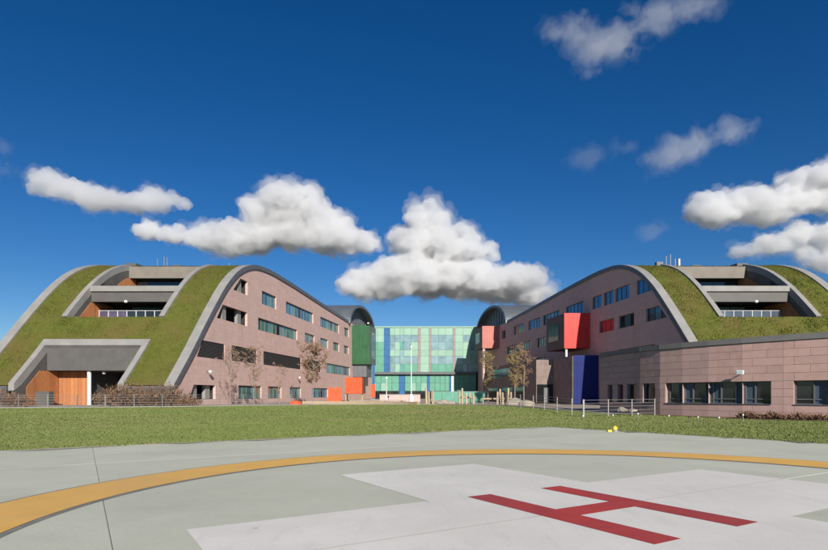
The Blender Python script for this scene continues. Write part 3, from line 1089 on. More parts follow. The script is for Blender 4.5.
def atr_mat(x, r):
    if 384 <= x < 390:
        return BLUEM
    if 418 <= x < 420.5 or 429 <= x < 431 or 452.8 <= x < 455:
        return MAUVE
    if r == 5:
        return PALEG
    if 431 <= x < 452 and r >= 1:
        return GL_SKY if r != 2 else PALEG
    if 400 <= x < 404:
        return GL_SKY if r % 3 else GL_TEALP
    if 390 <= x < 418:
        return [MINT, GL_SKY, PALEG, GL_SKY, GL_SKY, PALEG][r] if random.random() < .8 else random.choice([PALEG, GL_SKY])
    if x >= 455:
        return PALEG if random.random() < .7 else GL_SKY
    if 420 <= x < 429:
        return PALEG
    if 378 <= x < 384:
        return random.choice([MINT, GL_SKY, MINT])
    return MINT if r < 4 else PALEG


for xa, xb in zip(cols, cols[1:]):
    for r, (ya, yb) in enumerate(zip(rows_u, rows_u[1:])):
        b = MB()
        m = atr_mat(xa, r)
        pr = .16 if m in (BLUEM, MAUVE) else random.uniform(0, .03)
        b.box((ax(xa) + .018, AY - .02 - pr, az(ya) + .018), (ax(xb) - .018, AY + .2, az(yb) - .018))
        b.build('facade_panel', m, at)
b = MB()
b.box((ax(371), AY - 1.0, az(374.4)), (ax(476), AY + .28, az(372.2)))
b.build('dark_canopy', COPED, at)
lowc = [371, 376, 381, 386, 392, 399, 405, 411, 416, 421, 427, 429.6, 435, 440, 445, 449.2, 451.3, 453.8, 459, 464, 470, 476]
for xa, xb in zip(lowc, lowc[1:]):
    for r, (za, zb_) in enumerate(((.3, 2.3), (2.3, 4.3), (4.3, az(374.6)))):
        b = MB()
        if 399 <= xa < 405 or xa in (427, 449.2):
            m = BLUEM
        elif xa == 451.3:
            m = WHITE
        elif r == 0:
            m = GL_DARK
        elif xa < 425 and r == 1:
            m = random.choice([MINT, GL_TEALP, PALEG, MINT])
        else:
            m = MINT
        b.box((ax(xa) + .03, AY - .1, za), (ax(xb) - .03, AY + .2, zb_ - .03))
        b.build('facade_panel', m, at)
b = MB()
b.box((ax(370), AY - .2, 18.25), (ax(480), AY + 18, 18.55))
b.build('roof_edge', PALEG, at)

# ------------------------------------------------------------------ low faceted building on the right
lowb = thing('low_building', 'low faceted pink building with slate blue window panels beside the lawn', 'building', (22, 38, 0))
pts = [(14.92, 44.9)]
for xi, hd in ((640, 10), (660, 19), (682, 27), (708, 31), (742, 35), (783, 38.5), (828, 41), (905, 43), (1010, 45)):
    u = (xi - 414) / 560.0
    dx, dy = math.sin(R(hd)), -math.cos(R(hd))
    x0, y0 = pts[-1]
    t = (u * y0 - x0) / (dx - u * dy)
    pts.append((x0 + dx * t, y0 + dy * t))
courses = [-.1, .4, .83, 1.27, 1.71, 2.15, 2.6, 3.04, 3.49, 3.93, 4.38]
wins = [(665.5, 771), (793.5, 905)]


def facet_P(p, q):
    d = Vector((q[0] - p[0], q[1] - p[1], 0))
    n = Vector((-d.y, d.x, 0)).normalized()      # towards the inside (right / away)
    ln = d.length
    d.normalize()
    if n.x < 0:
        n = -n

    def P(t, z, inset):
        return (p[0] + d.x * t + n.x * inset, p[1] + d.y * t + n.y * inset, z)
    return P, ln, d


def img_on(p, d, xi):
    u = (xi - 414) / 560.0
    return (u * p[1] - p[0]) / (d.x - u * d.y)


glass_cuts = [665.5, 667.5, 677, 683, 691, 704, 711.5, 719.5, 734.5, 744.3, 754, 771]
glass_mat = [WHITE, GL_DARK, GL_SLATE, GL_SLATE, GL_DARK, GL_SLATE, GL_SLATE, GL_DARK, GL_SLATE, GL_SLATE, GL_DARK]
cuts2 = [793.5, 813, 825, 836, 855, 866, 878, 905]
mat2 = [GL_DARK, GL_SLATE, GL_SLATE, GL_DARK, GL_SLATE, GL_SLATE, GL_DARK]
for fi, (p, q) in enumerate(zip(pts, pts[1:])):
    P, ln, d = facet_P(p, q)
    hl = []
    if fi < 2:
        for xa, xb, kind in (((607.5, 612.5, GL_TEAL), (617.5, 623, GL_RED), (627, 636.5, GL_DARK)), ((643, 655, GL_DARK),))[fi]:
            ta, tb = img_on(p, d, xa), img_on(p, d, xb)
            hl.append((Hole(ta, tb, .83, 2.15), None, [kind]))
    for (xa, xb), cts, mm in zip(wins, (glass_cuts, cuts2), (glass_mat, mat2)):
        if fi < 2:
            continue
        ta, tb = max(0.0, img_on(p, d, xa)), min(ln, img_on(p, d, xb))
        if tb - ta > .15:
            cs = [ta] + [img_on(p, d, c) for c in cts if ta + .06 < img_on(p, d, c) < tb - .06] + [tb]
            mids = []
            for a_, c_ in zip(cs, cs[1:]):
                tm = (a_ + c_) / 2
                k = 0
                for j, (e0, e1) in enumerate(zip(cts, cts[1:])):
                    if img_on(p, d, e0) <= tm <= img_on(p, d, e1):
                        k = j
                mids.append(mm[k])
            hl.append((Hole(ta, tb, .83, 2.15), cs, mids))
    back = wall_mesh(lambda t, z, i: P(t, z, i + .055), 0, ln, -.1, lambda t: 4.4, [h for h, _, _ in hl], [], .28)
    fo = back.build('wall_facet', JOINT, lowb)
    for h, cs, mids in hl:
        window(lambda t, z, i: P(t, z, i + .03), h, lowb, mids, pw=1.1, cuts=cs, transom=1.12 if cs else None)
        sb = MB()
        pbox(sb, P, h.d0 - .0, h.d1 + .0, .80, .838, -.05, .2)
        sb.build('window_sill', COPED, lowb)
    for ci, (z0, z1) in enumerate(zip(courses, courses[1:])):
        spans = [(0.0, ln)]
        for h, _, _ in hl:
            if z0 >= h.z0 - .02 and z1 <= h.z1 + .02:
                ns = []
                for s0, s1 in spans:
                    if h.d1 <= s0 or h.d0 >= s1:
                        ns.append((s0, s1))
                    else:
                        if h.d0 - s0 > .06:
                            ns.append((s0, h.d0))
                        if s1 - h.d1 > .06:
                            ns.append((h.d1, s1))
                spans = ns
        for s0, s1 in spans:
            jl = []
            off = .55 if ci % 2 else 1.3
            t = off
            while t < ln:
                if s0 + .3 < t < s1 - .3:
                    jl.append(t)
                t += 1.5
            ed = [s0] + jl + [s1]
            for a_, c_ in zip(ed, ed[1:]):
                pb = MB()
                g = .007
                o_ = random.uniform(0, .006)
                pbox(pb, P, a_ + g, c_ - g, z0 + g, z1 - g, -o_, .05)
                pb.build('cladding_panel', CLADP, fo)
    cb = MB()
    pbox(cb, P, -.05, ln + .05, 4.40, 4.72, -.06, .5)
    cb.build('parapet_coping', TRIM, lowb)
b = MB()
cen = [(pts[-1][0] + 6, pts[-1][1] + 22), (40, 52), (25, 52.5), (21.5, 46.4)]
rp = [(x + .3, y + .2) for x, y in pts] + cen
b.hexa([(x, y, 4.30) for x, y in rp], [(x, y, 4.46) for x, y in rp])
b.build('flat_roof', LEAD, lowb)
b = MB()
for (x0, y0), (x1, y1) in zip([pts[-1]] + cen, cen + [pts[0]]):
    b.face([(x0, y0, -.1), (x1, y1, -.1), (x1, y1, 4.38), (x0, y0, 4.38)])
b.build('rear_wall', CLADP, lowb)


# floodlights
def flood(name, pos, nrm, label, par_s=1.0):
    t = thing(name, label, 'floodlight', pos, 'floodlights on the walls')
    p = Vector(pos)
    n = Vector(nrm).normalized()
    b = MB()
    b.tube(p, p + n * .35, .03, .03, 6)
    b.tube(p - n * .0, p + n * .03, .1, .1, 10)
    b.build('bracket', STEEL, t)
    e = p + n * .45
    side_ = n.cross(Vector((0, 0, 1))).normalized()
    up = Vector((0, 0, 1))
    b = MB()

    def hx(f, s, z):
        return e + n * f + side_ * s + up * z
    b.hexa([hx(-.12, -.14, -.06), hx(.16, -.19, -.14), hx(.16, .19, -.14), hx(-.12, .14, -.06)],
           [hx(-.12, -.14, .1), hx(.16, -.19, .12), hx(.16, .19, .12), hx(-.12, .14, .1)])
    b.build('lamp_head', WHITE, t)
    b = MB()
    b.hexa([hx(.163, -.16, -.11), hx(.18, -.16, -.11), hx(.18, .16, -.11), hx(.163, .16, -.11)],
           [hx(.163, -.16, .09), hx(.18, -.16, .09), hx(.18, .16, .09), hx(.163, .16, .09)])
    b.build('lens', WFRAME, t)
    return t


p, q = pts[5], pts[6]
P_, ln_, d_ = facet_P(p, q)
tt = img_on(p, d_, 743) + .05
nrm = Vector(P_(0, 0, -1)) - Vector(P_(0, 0, 0))
flood('floodlight', P_(tt, 2.68, 0), nrm, 'white floodlight on the low pink building above its windows')
for xi, yi, lab in ((206.5, 371.5, 'white floodlight on the left wing below its first dark louvre'),
                    (297, 377.5, 'white floodlight on the left wing below the long dark louvre')):
    Y = xiL(xi)
    z = (394.5 - yi) / 560 * Y + CAM_H
    flood('floodlight', LL(0, Y, z), (1, -.14, 0), lab)
Y = xiL(352)
flood('floodlight', LL(-3.4, 119.9, 16.6), (.3, -1, 0), 'white floodlight on top corner of the green box under the vault')

# ------------------------------------------------------------------ fences
def fence(path, label, m=STEEL, sp=2.4, h=1.1, rails=(.18, .42, .66, .88, 1.08), thick=None):
    t = thing('railing_fence', label, 'fence', (path[0][0], path[0][1], 0), 'railings at the lawn edge')
    pp = []
    for (x0, y0), (x1, y1) in zip(path, path[1:]):
        n = max(1, round(math.hypot(x1 - x0, y1 - y0) / sp))
        for k_ in range(n):
            pp.append((x0 + (x1 - x0) * k_ / n, y0 + (y1 - y0) * k_ / n))
    pp.append(path[-1])
    for i, (x, y) in enumerate(pp):
        b = MB()
        z = gzf(x, y)
        w_ = .025 if not (thick and i in thick) else .05
        b.box((x - w_, y - .035, z - .1), (x + w_, y + .035, z + h + .03))
        b.build('post', m, t)
    for (x0, y0), (x1, y1) in zip(pp, pp[1:]):
        za, zb_ = gzf(x0, y0), gzf(x1, y1)
        for r in rails:
            b = MB()
            b.tube((x0, y0 - .045, za + r), (x1, y1 - .045, zb_ + r), .013, .013, 6)
            b.build('rail', m, t)
    return t


fence([(-45, 46), (-36, 47.4), (-27, 49.0), (-20.5, 51.2)], 'steel railing in front of the left wing and its shrubs', thick=(6, 8))
fence([(-20.2, 51.4), (-14.6, 55.4), (-10.5, 58.2)], 'steel railing in front of the bare trees by the left wing')
fence([(8.2, 54.5), (9.9, 46.5), (10.6, 37.6)], 'steel railing running back from the corner post towards the atrium', sp=3.2)
fence([(10.75, 35.5), (16.2, 37.7)], 'pale steel railing between corner post and the low pink building', thick=(0,), sp=1.9)

# ------------------------------------------------------------------ small things on the pad edge and lawn
t = thing('pad_edge_light', 'yellow dome light on the far corner of the landing pad', 'light', (7.75, 21.6, 0))
zg = GX * 7.75 + GY * 21.6
b = MB()
b.lathe((7.75, 21.6, zg), [(.11, 0), (.11, .05), (.085, .08)], 14)
b.build('base', STEEL, t)
b = MB()
b.lathe((7.75, 21.6, zg + .08), [(.085, 0), (.09, .04), (.08, .09), (.05, .13), (.02, .145)], 14)
b.build('dome', YELLAMP, t)
b = MB()
b.box((7.47, 21.55, zg), (7.62, 21.7, zg + .07))
b.build('junction_box', YELLAMP, t)
GL = [(583, 33.6, 'first small white marker on the lawn beside the corner fence post'), (613, 34.5, 'small white marker on the lawn behind the yellow pad light'),
      (638, 31.5, 'taller white marker peg on the lawn before the dark window'), (669, 33.2, 'small white marker under the left end of the window strip'),
      (698, 31.0, 'small white marker below the slate blue panels of the window strip'), (719, 30.3, 'small white marker on the lawn by the facet joint'),
      (743, 28.6, 'white marker on the lawn below the wall floodlight')]
for xi, Y, lab in GL:
    x = (xi - 414) / 560 * Y
    z = gzf(x, Y)
    t = thing('marker_light', lab, 'marker light', (x, Y, z), 'marker lights on the lawn')
    hgt = .34 if 'taller' in lab or 'below the wall' in lab else .14
    b = MB()
    b.lathe((x, Y, z), [(.022, 0), (.022, hgt)], 8)
    b.build('stake', STEEL, t)
    b = MB()
    b.lathe((x, Y, z + hgt), [(.035, 0), (.045, .02), (.042, .06), (.02, .08)], 10)
    b.build('cap', WHITE, t)

# ------------------------------------------------------------------ courtyard furniture
def simple(name, m, lo, hi, label, cat, group=None):
    b = MB()
    b.box(lo, hi)
    return tag(b.build(name, m), label, cat, group)


# mint low wall of panels
mw = thing('mint_wall', 'low mint green panelled wall in front of the atrium', 'wall', (6, 75, .28))
for k_ in range(5):
    b = MB()
    b.box((2.3 + k_ * 1.45, 75, .2), (2.3 + k_ * 1.45 + 1.42, 75.2, 1.72))
    b.build('wall_panel', MINT, mw)
b = MB()
b.box((2.25, 74.95, 1.722), (9.55, 75.25, 1.80))
b.build('wall_cap', PALEG, mw)
pw_ = thing('seat_wall', 'low pink rendered wall left of the lamp post', 'wall', (-2, 80, .28))
b = MB()
b.box((-4.9, 80, .2), (.9, 80.4, 1.35))
b.build('wall_body', PINKW, pw_)
b = MB()
b.box((-4.95, 79.95, 1.352), (.95, 80.45, 1.44))
b.build('wall_cap', COPE, pw_)
# long bench
bn = thing('long_bench', 'long pale curved bench at the lawn edge before the atrium', 'bench', (-4, 66, .28))
for k_ in range(7):
    x0 = -7.6 + k_ * .95
    b = MB()
    b.box((x0, 65.6 + .02 * (k_ - 3) ** 2, .62), (x0 + .93, 66.2 + .02 * (k_ - 3) ** 2, .74))
    b.build('seat_slab', PAVE, bn)
    if k_ % 2 == 0:
        b = MB()
        b.box((x0 + .3, 65.7 + .02 * (k_ - 3) ** 2, .2), (x0 + .6, 66.1 + .02 * (k_ - 3) ** 2, .62))
        b.build('leg', COPE, bn)
# orange pavilion: cube on a frame
op = thing('orange_pavilion', 'bright orange cube shaped play hut beside the left wing', 'play hut', (-8.5, 92, .28))
ox0, ox1 = (345 - 414) / 560 * 92, (362 - 414) / 560 * 92
for k_ in range(6):
    b = MB()
    wv = (ox1 - ox0) / 6
    b.box((ox0 + k_ * wv + .02, 91.9, 1.55), (ox0 + (k_ + 1) * wv - .02, 92.0, 4.15))
    b.build('front_board', ORANGE, op)
b = MB()
b.box((ox0, 92.003, 1.5), (ox1, 94.6, 4.2))
b.build('hut_body', ORANGE, op)
for px_ in (ox0 + .1, ox1 - .1):
    for py_ in (92.2, 94.4):
        b = MB()
        b.tube((px_, py_, .2), (px_, py_, 1.5), .09, .09, 8)
        b.build('leg', TIMB2, op)
of = thing('orange_fence', 'low orange board fence left of the orange play hut', 'fence', (-13, 90, .28))
fx0, fx1 = (328 - 414) / 560 * 88, (341.5 - 414) / 560 * 88
nb = 7
for k_ in range(nb):
    b = MB()
    wv = (fx1 - fx0) / nb
    b.box((fx0 + k_ * wv + .02, 88, .3), (fx0 + (k_ + 1) * wv - .02, 88.06, 2.45 + .15 * math.sin(k_ * 1.7)))
    b.build('board', ORANGE, of)
# orange mound seat
b = MB()
mx0 = (306 - 414) / 560 * 63
for (cx_, w_, h_) in ((-12.6, 1.3, .55),):
    prof_ = [(.75, 0), (.72, .18), (.6, .34), (.4, .43), (.15, .46)]
    b.lathe((-13.1, 61.8, .26), prof_, 18)
tag(b.build('mound_seat', ORANGE, smooth=True), 'orange rounded play mound at the lawn edge by the left wing', 'play mound')
b = MB()
for k_ in range(12):
    a0, a1 = R(100 - k_ * 5), R(95 - k_ * 5)
    r0 = 14.0
    cx_, cy_ = -10.4, 50.6
    p0 = (cx_ + r0 * math.cos(a0), cy_ + r0 * math.sin(a0))
    p1 = (cx_ + r0 * math.cos(a1), cy_ + r0 * math.sin(a1))
    q0 = (cx_ + (r0 + .4) * math.cos(a0), cy_ + (r0 + .4) * math.sin(a0))
    q1 = (cx_ + (r0 + .4) * math.cos(a1), cy_ + (r0 + .4) * math.sin(a1))
    b.hexa([(*p0, .2), (*p1, .2), (*q1, .2), (*q0, .2)], [(*p0, .62), (*p1, .62), (*q1, .62), (*q0, .62)])
tag(b.build('curved_bench', TIMB2), 'curved brown timber bench right of the orange play mound', 'bench')

# timber posts (play poles)
TP = [(426.5, 66, 1.95), (428.8, 66.6, 1.5), (432.8, 65.8, 1.55), (459.5, 64.8, 1.5), (462.5, 65.2, 1.85), (466.5, 64.6, 1.25), (470, 65.4, 1.35), (473.5, 64.5, 1.2),
      (497.5, 63.5, 1.45), (500, 64.2, 1.75), (503, 63.2, 1.35), (505.5, 63.9, 1.5), (508, 63.1, 1.85), (511, 63.8, 1.4)]
NM = ['tallest timber pole left of the lamp post base pair', 'short timber pole just right of the tallest pole', 'timber pole at the left end of the mint wall',
      'first timber pole before the right half of the mint wall', 'tall second timber pole before the mint wall', 'third timber pole before the mint wall',
      'fourth timber pole before the mint wall', 'last short timber pole at the mint wall end', 'leftmost pole of the cluster left of the russet tree',
      'second pole of the cluster, rather tall', 'third pole of the cluster, short', 'fourth pole of the cluster near the russet tree',
      'tallest pole of the cluster near the russet tree', 'rightmost pole of the cluster at the russet tree']
for (xi, Y, h_), lab in zip(TP, NM):
    x = (xi - 414) / 560 * Y
    t = thing('timber_pole', lab, 'pole', (x, Y, .28), 'timber poles in the courtyard')
    b = MB()
    lx = random.uniform(-.06, .06)
    b.tube((x, Y, .15), (x + lx, Y, .28 + h_ - .1), .13, .11, 8)
    b.build('shaft', TIMB2, t)
    b = MB()
    b.tube((x + lx, Y, .28 + h_ - .1), (x + lx, Y, .28 + h_), .12, .06, 8)
    b.build('tip', random.choice([TIMB2, TIMB2, PINKW]), t)
# horizontal timber beams linking poles
for (xa, xb, Y, zc, lab) in ((458, 475, 65.9, .75, 'horizontal timber beam before the mint wall poles'), (482, 512, 65.0, .6, 'low timber beam at the pole cluster')):
    b = MB()
    b.tube(((xa - 414) / 560 * Y, Y, .28 + zc), ((xb - 414) / 560 * Y, Y, .28 + zc), .11, .11, 8)
    for xx in (xa + 1, (xa + xb) / 2, xb - 1):
        b.tube(((xx - 414) / 560 * Y, Y, .1), ((xx - 414) / 560 * Y, Y, .28 + zc), .08, .08, 6)
    tag(b.build('timber_beam', TIMB2), lab, 'beam')


def boulder(x, y, s, label):
    bm = bmesh.new()
    bmesh.ops.create_icosphere(bm, subdivisions=3, radius=1)
    off = Vector((x * 3.1, y * 1.7, s * 9))
    for v in bm.verts:
        f = 1 + .35 * noise.noise(v.co * 1.3 + off) + .12 * noise.noise(v.co * 3 + off)
        v.co = Vector((v.co.x * s * 1.4 * f, v.co.y * s * f, max(-.3, v.co.z) * s * .75 * f))
    me_ = bpy.data.meshes.new('boulder')
    bm.to_mesh(me_)
    bm.free()
    me_.materials.append(PAVE)
    o = bpy.data.objects.new('boulder', me_)
    o.location = (x, y, .28)
    col.objects.link(o)
    return tag(o, label, 'boulder', 'boulders in the courtyard')


for xi, Y, s_, lab in ((437, 66.5, .55, 'pale boulder at the left foot of the mint wall'), (443, 65.5, .7, 'largest pale boulder before the mint wall'),
                       (450, 66, .5, 'small boulder right of the largest one'), (515, 61.5, .8, 'pale boulder at the foot of the russet tree'),
                       (526, 60.5, .65, 'flat pale boulder right of the russet tree'), (622, 38.4, .28, 'pale stone at the low building corner fence'),
                       (633, 37.6, .2, 'small pale stone by the fence at the low building')):
    boulder((xi - 414) / 560 * Y, Y, s_, lab)


def lamp_post(xi, Y, top, label, cat='lamp post', m=WHITE, base=True):
    x = (xi - 414) / 560 * Y
    t = thing('lamp_post', label, cat, (x, Y, .28))
    b = MB()
    b.tube((x, Y, .2), (x, Y, top), .065, .035, 8)
    b.build('mast', m, t)
    b = MB()
    b.lathe((x, Y, .25), [(.30, 0), (.30, .8), (.2, 1.1), (.08, 1.2)] if base else [(.14, 0), (.14, .4), (.1, .45)], 12)
    b.build('base', m, t)
    b = MB()
    b.lathe((x, Y, top), [(.06, 0), (.13, .06), (.13, .24), (.05, .3)], 10)
    b.build('head', m, t)
    return t


lamp_post(411.3, 68, 7.0, 'tall white mast with wide base in front of the atrium')
lamp_post(386.5, 70, 3.3, 'short two tone post left of the white mast', base=False)
bp_ = thing('blue_totem', 'slim blue totem sign beside the green box at the atrium corner', 'totem sign', (-8.3, 117, .28))
b = MB()
b.box((-8.75, 117, .2), (-8.2, 117.3, 7.6))
b.build('totem_panel', BLUEM, bp_)
b = MB()
b.box((-8.95, 116.9, .1), (-8.0, 117.4, .5))
b.build('footing', COPE, bp_)
sg = thing('orange_sign', 'small orange sign board at the foot of the blue totem', 'sign', (-6.6, 90, .28))
b = MB()
b.box((-6.95, 90, .9), (-6.2, 90.08, 3.0))
b.build('board', ORANGE, sg)
b = MB()
b.tube((-6.6, 90.12, .2), (-6.6, 90.12, 2.6), .06, .06, 6)
b.build('post', STEEL, sg)


# ------------------------------------------------------------------ trees
def tree(name, x, y, z, h, label, leafm, nleaf, spread, nb=26, trunk_r=.09, leaf=.11, lowfrac=.3, crown=1.0):
    t = thing(name, label, 'tree', (x, y, z), 'young trees by the wings')
    rnd = random.Random(int(x * 97 + y * 13))
    b = MB()
    pts_ = [Vector((x, y, z - .1))]
    for k_ in range(1, 7):
        pts_.append(Vector((x + rnd.uniform(-.08, .08) * k_ * .4, y + rnd.uniform(-.08, .08), z + h * k_ / 6 * .97)))
    for k_ in range(6):
        b.tube(pts_[k_], pts_[k_ + 1], trunk_r * (1 - k_ / 6.5), trunk_r * (1 - (k_ + 1) / 6.5), 7)
    b.build('trunk', BARK, t)
    br = MB()
    tips = []
    for k_ in range(nb):
        f = lowfrac + (1 - lowfrac) * (k_ + rnd.random()) / nb
        i = min(5, int(f * 6))
        base = pts_[i].lerp(pts_[i + 1], f * 6 - i) if f < 1 else pts_[-1]
        an = rnd.uniform(0, 6.28)
        shape = math.sin(math.pi * min(1, (1 - f) / (1 - lowfrac) * .8 + .12)) ** .7
        ln = spread * shape * rnd.uniform(.7, 1.15)
        d = Vector((math.cos(an) * ln, math.sin(an) * ln, ln * rnd.uniform(.5, 1.3) * crown))
        e = base + d
        mid = base.lerp(e, .5) + Vector((0, 0, -.06 * ln))
        br.tube(base, mid, trunk_r * .28, trunk_r * .18, 4)
        br.tube(mid, e, trunk_r * .18, trunk_r * .07, 4)
        for _ in range(5):
            s0 = base.lerp(e, rnd.uniform(.35, 1))
            dd = Vector((rnd.uniform(-1, 1), rnd.uniform(-1, 1), rnd.uniform(-.2, 1))) * ln * .42
            br.tube(s0, s0 + dd, trunk_r * .09, trunk_r * .04, 3)
            tips.append((s0, s0 + dd))
    br.build('branches', BARK, t)
    tv = []
    for _ in range(nleaf):
        s0, e0 = rnd.choice(tips)
        c_ = s0.lerp(e0, rnd.uniform(.2, 1.1)) + Vector((rnd.gauss(0, .07), rnd.gauss(0, .07), rnd.gauss(0, .07)))
        a_ = Vector((rnd.uniform(-1, 1), rnd.uniform(-1, 1), rnd.uniform(-1, 1))).normalized()
        b_ = a_.orthogonal().normalized()
        s_ = leaf * rnd.uniform(.6, 1.3)
        tv.append([tuple(c_ - a_ * s_), tuple(c_ + b_ * s_ * .6), tuple(c_ + a_ * s_)])
    if tv:
        tri_cloud('crown', np.array(tv), leafm, t)
    return t


def imgx(xi, Y):
    return (xi - 414) / 560 * Y


tree('bare_tree', imgx(230, 58), 58, .28, 5.6, 'slender bare young tree left of the pair by the sunlit wing', LEAFB, 500, 1.2)
tree('bare_tree', imgx(254, 61), 61, .28, 5.9, 'thin bare young tree with few leaves in front of second louvre', LEAFB, 700, 1.3)
tree('bare_tree', imgx(279, 66), 66, .28, 4.4, 'smallest bare tree between the ground floor windows of the sunlit wing', LEAFB, 160, 1.0, nb=16)
tree('brown_tree', imgx(313, 74), 74, .28, 7.2, 'dense brown pointed tree in front of the sunlit wing', LEAFB, 3600, 1.9, nb=44, leaf=.13)
tree('green_tree', imgx(488, 72), 72, .28, 6.3, 'narrow yellow green tree before the salmon box', LEAFG, 1500, 1.0, nb=30, leaf=.12)
tree('green_tree', imgx(515, 66), 66, .28, 5.9, 'yellow green tree at the left of the russet tree', LEAFG, 1400, 1.1, nb=30, leaf=.12)
tree('russet_tree', imgx(524, 67), 67, .28, 6.7, 'russet orange autumn tree beside the projecting ground floor block', LEAFB, 1900, 1.1, nb=30, leaf=.12)


# ------------------------------------------------------------------ shrubs
def shrub(x, y, z, r, h, label, m=TWIG, n=420, group='dry shrubs before the left wing'):
    t = thing('dry_shrub', label, 'shrub', (x, y, z), group)
    rnd = random.Random(int(x * 31 + y * 77))
    st = MB()
    tv = []
    for _ in range(18):
        a_ = rnd.uniform(0, 6.28)
        f = rnd.uniform(.2, 1)
        e = Vector((x + math.cos(a_) * r * f, y + math.sin(a_) * r * f * .7, z + h * rnd.uniform(.6, 1) * (1.15 - .5 * f)))
        st.tube((x + math.cos(a_) * .1, y + math.sin(a_) * .1, z - .05), e, .018, .006, 3)
    st.build('stems', BARK, t)
    for _ in range(n):
        a_, f = rnd.uniform(0, 6.28), math.sqrt(rnd.random())
        hh = h * (1.05 - .55 * f * f) * (1 + .3 * noise.noise(Vector((a_ * 2, f * 3, x))))
        c_ = Vector((x + math.cos(a_) * r * f, y + math.sin(a_) * r * f * .7, z + hh * rnd.random() ** .6))
        d = Vector((rnd.uniform(-1, 1), rnd.uniform(-1, 1), rnd.uniform(0, 1.4))) * .2
        s_ = Vector((rnd.uniform(-1, 1), rnd.uniform(-1, 1), 0)) * .06
        tv.append([tuple(c_ - s_), tuple(c_ + s_), tuple(c_ + d)])
    tri_cloud('foliage', np.array(tv), m, t)


SH = []
for i, xi in enumerate(range(103, 192, 8)):
    Y = 51.4 + .5 * math.sin(i * 2.1)
    top = [1.7, 1.9, 2.1, 2.2, 2.1, 1.9, 1.8, 2.1, 2.2, 1.8, 1.4, 1.0][i]
    SH.append((imgx(xi, Y), Y, .25, 1.0, top))
words = ['first', 'second', 'third', 'fourth', 'fifth', 'sixth', 'seventh', 'eighth', 'ninth', 'tenth', 'eleventh', 'twelfth']
for (s_, wd) in zip(SH, words):
    shrub(*s_, f'dry russet shrub, {wd} from the entrance column along the left wing plinth')
for i, xi in enumerate((4, 14, 24)):
    Y = 50.6
    shrub(imgx(xi, Y), Y, .2, .95, 1.5 - .2 * i, ['dry russet shrub', 'dry russet shrub middle of three', 'low dry shrub'][i] + ' left of the timber entrance' + [', at the picture edge', '', ', nearest to it'][i])
# planting bed along the low building
b = MB()
bedp = []
for (x, y) in pts[2:]:
    bedp.append((x, y))
for (p, q) in zip(bedp, bedp[1:]):
    for k_ in range(6):
        x0, y0 = p[0] + (q[0] - p[0]) * k_ / 6, p[1] + (q[1] - p[1]) * k_ / 6
        x1, y1 = p[0] + (q[0] - p[0]) * (k_ + 1) / 6, p[1] + (q[1] - p[1]) * (k_ + 1) / 6
        w0 = .4 + .9 * float(sstep(17, 22, x0)) + .15 * noise.noise(Vector((x0, y0, 0)))
        w1 = .4 + .9 * float(sstep(17, 22, x1)) + .15 * noise.noise(Vector((x1, y1, 0)))
        ins = [(x0 - .8 * w0, y0 - .6 * w0), (x1 - .8 * w1, y1 - .6 * w1)]
        b.face([(ins[0][0], ins[0][1], gzf(*ins[0]) + .03), (ins[1][0], ins[1][1], gzf(*ins[1]) + .03), (x1, y1, gzf(x1, y1) + .06), (x0, y0, gzf(x0, y0) + .06)])
tag(b.build('planting_bed', SOILM), 'bare brown planting bed at the foot of the low building', 'planting bed', kind='structure')
xs_sh = [746, 752, 760, 768, 776, 784, 792, 800, 809, 818, 826]
for i, xi in enumerate(xs_sh):
    u = (xi - 414) / 560
    # ray to the wall line then step off it
    for p, q in zip(pts, pts[1:]):
        P_, ln_, d_ = facet_P(p, q)
        t_ = img_on(p, d_, xi)
        if 0 <= t_ <= ln_:
            w3 = P_(t_, 0, -.45)
            shrub(w3[0], w3[1], gzf(w3[0], w3[1]) + .02, .34, .22 + .10 * math.sin(i * 1.9),
                  f'small dry plant at the low wall, {words[i]} from the floodlight towards the right', n=130, group='small dry plants at the low wall')
            break

# ------------------------------------------------------------------ grass
def in_pad(x, y):
    u = (x - PC[0]) * eu[0] + (y - PC[1]) * eu[1]
    v = (x - PC[0]) * ev[0] + (y - PC[1]) * ev[1]
    j = .10 * np.sin(x * 3.1 + np.sin(y * 5.3)) + .08 * np.sin(x * 7.7 - y * 4.1)
    return (u > -14.3) & (u < 12.72 + j) & (v > -14.3) & (v < 13.92 + j)


N = 680000
gxx = rng.uniform(-1, 1, N)
gy_ = 14.5 + (62 - 14.5) * rng.random(N) ** 1.5
gxx = gxx * (gy_ * .95 + 1)
ex = np.interp(gxx, [e_[0] for e_ in EDGE], [e_[1] for e_ in EDGE], right=1e3)
wl = np.interp(gxx, [p_[0] for p_ in pts], [p_[1] for p_ in pts], left=1e3)
bedw = .45 + 1.0 * sstep(17, 22, gxx)
keep = (~in_pad(gxx, gy_)) & (gy_ < ex - .1) & (gy_ < wl - bedw)
gxx, gy_ = gxx[keep], gy_[keep]
n = len(gxx)
g0 = gz(gxx, gy_)
patch = np.sin(gxx * .35 + np.sin(gy_ * .21) * 2) * np.sin(gy_ * .5 + gxx * .13) * .25 + 1
hh = rng.uniform(.02, .052, n) * patch
ww = .006 + .0011 * gy_ * rng.uniform(.7, 1.4, n)
an = rng.uniform(0, math.pi, n)
lx, ly = rng.normal(0, .5, n) * hh, rng.normal(0, .5, n) * hh
V = np.zeros((n, 3, 3))
V[:, 0] = np.stack([gxx - np.cos(an) * ww, gy_ - np.sin(an) * ww, g0 - .01], -1)
V[:, 1] = np.stack([gxx + np.cos(an) * ww, gy_ + np.sin(an) * ww, g0 - .01], -1)
V[:, 2] = np.stack([gxx + lx, gy_ + ly, g0 + hh], -1)
tag(tri_cloud('grass', V, BLADE), 'short green grass blades covering the lawn', 'grass', kind='stuff')


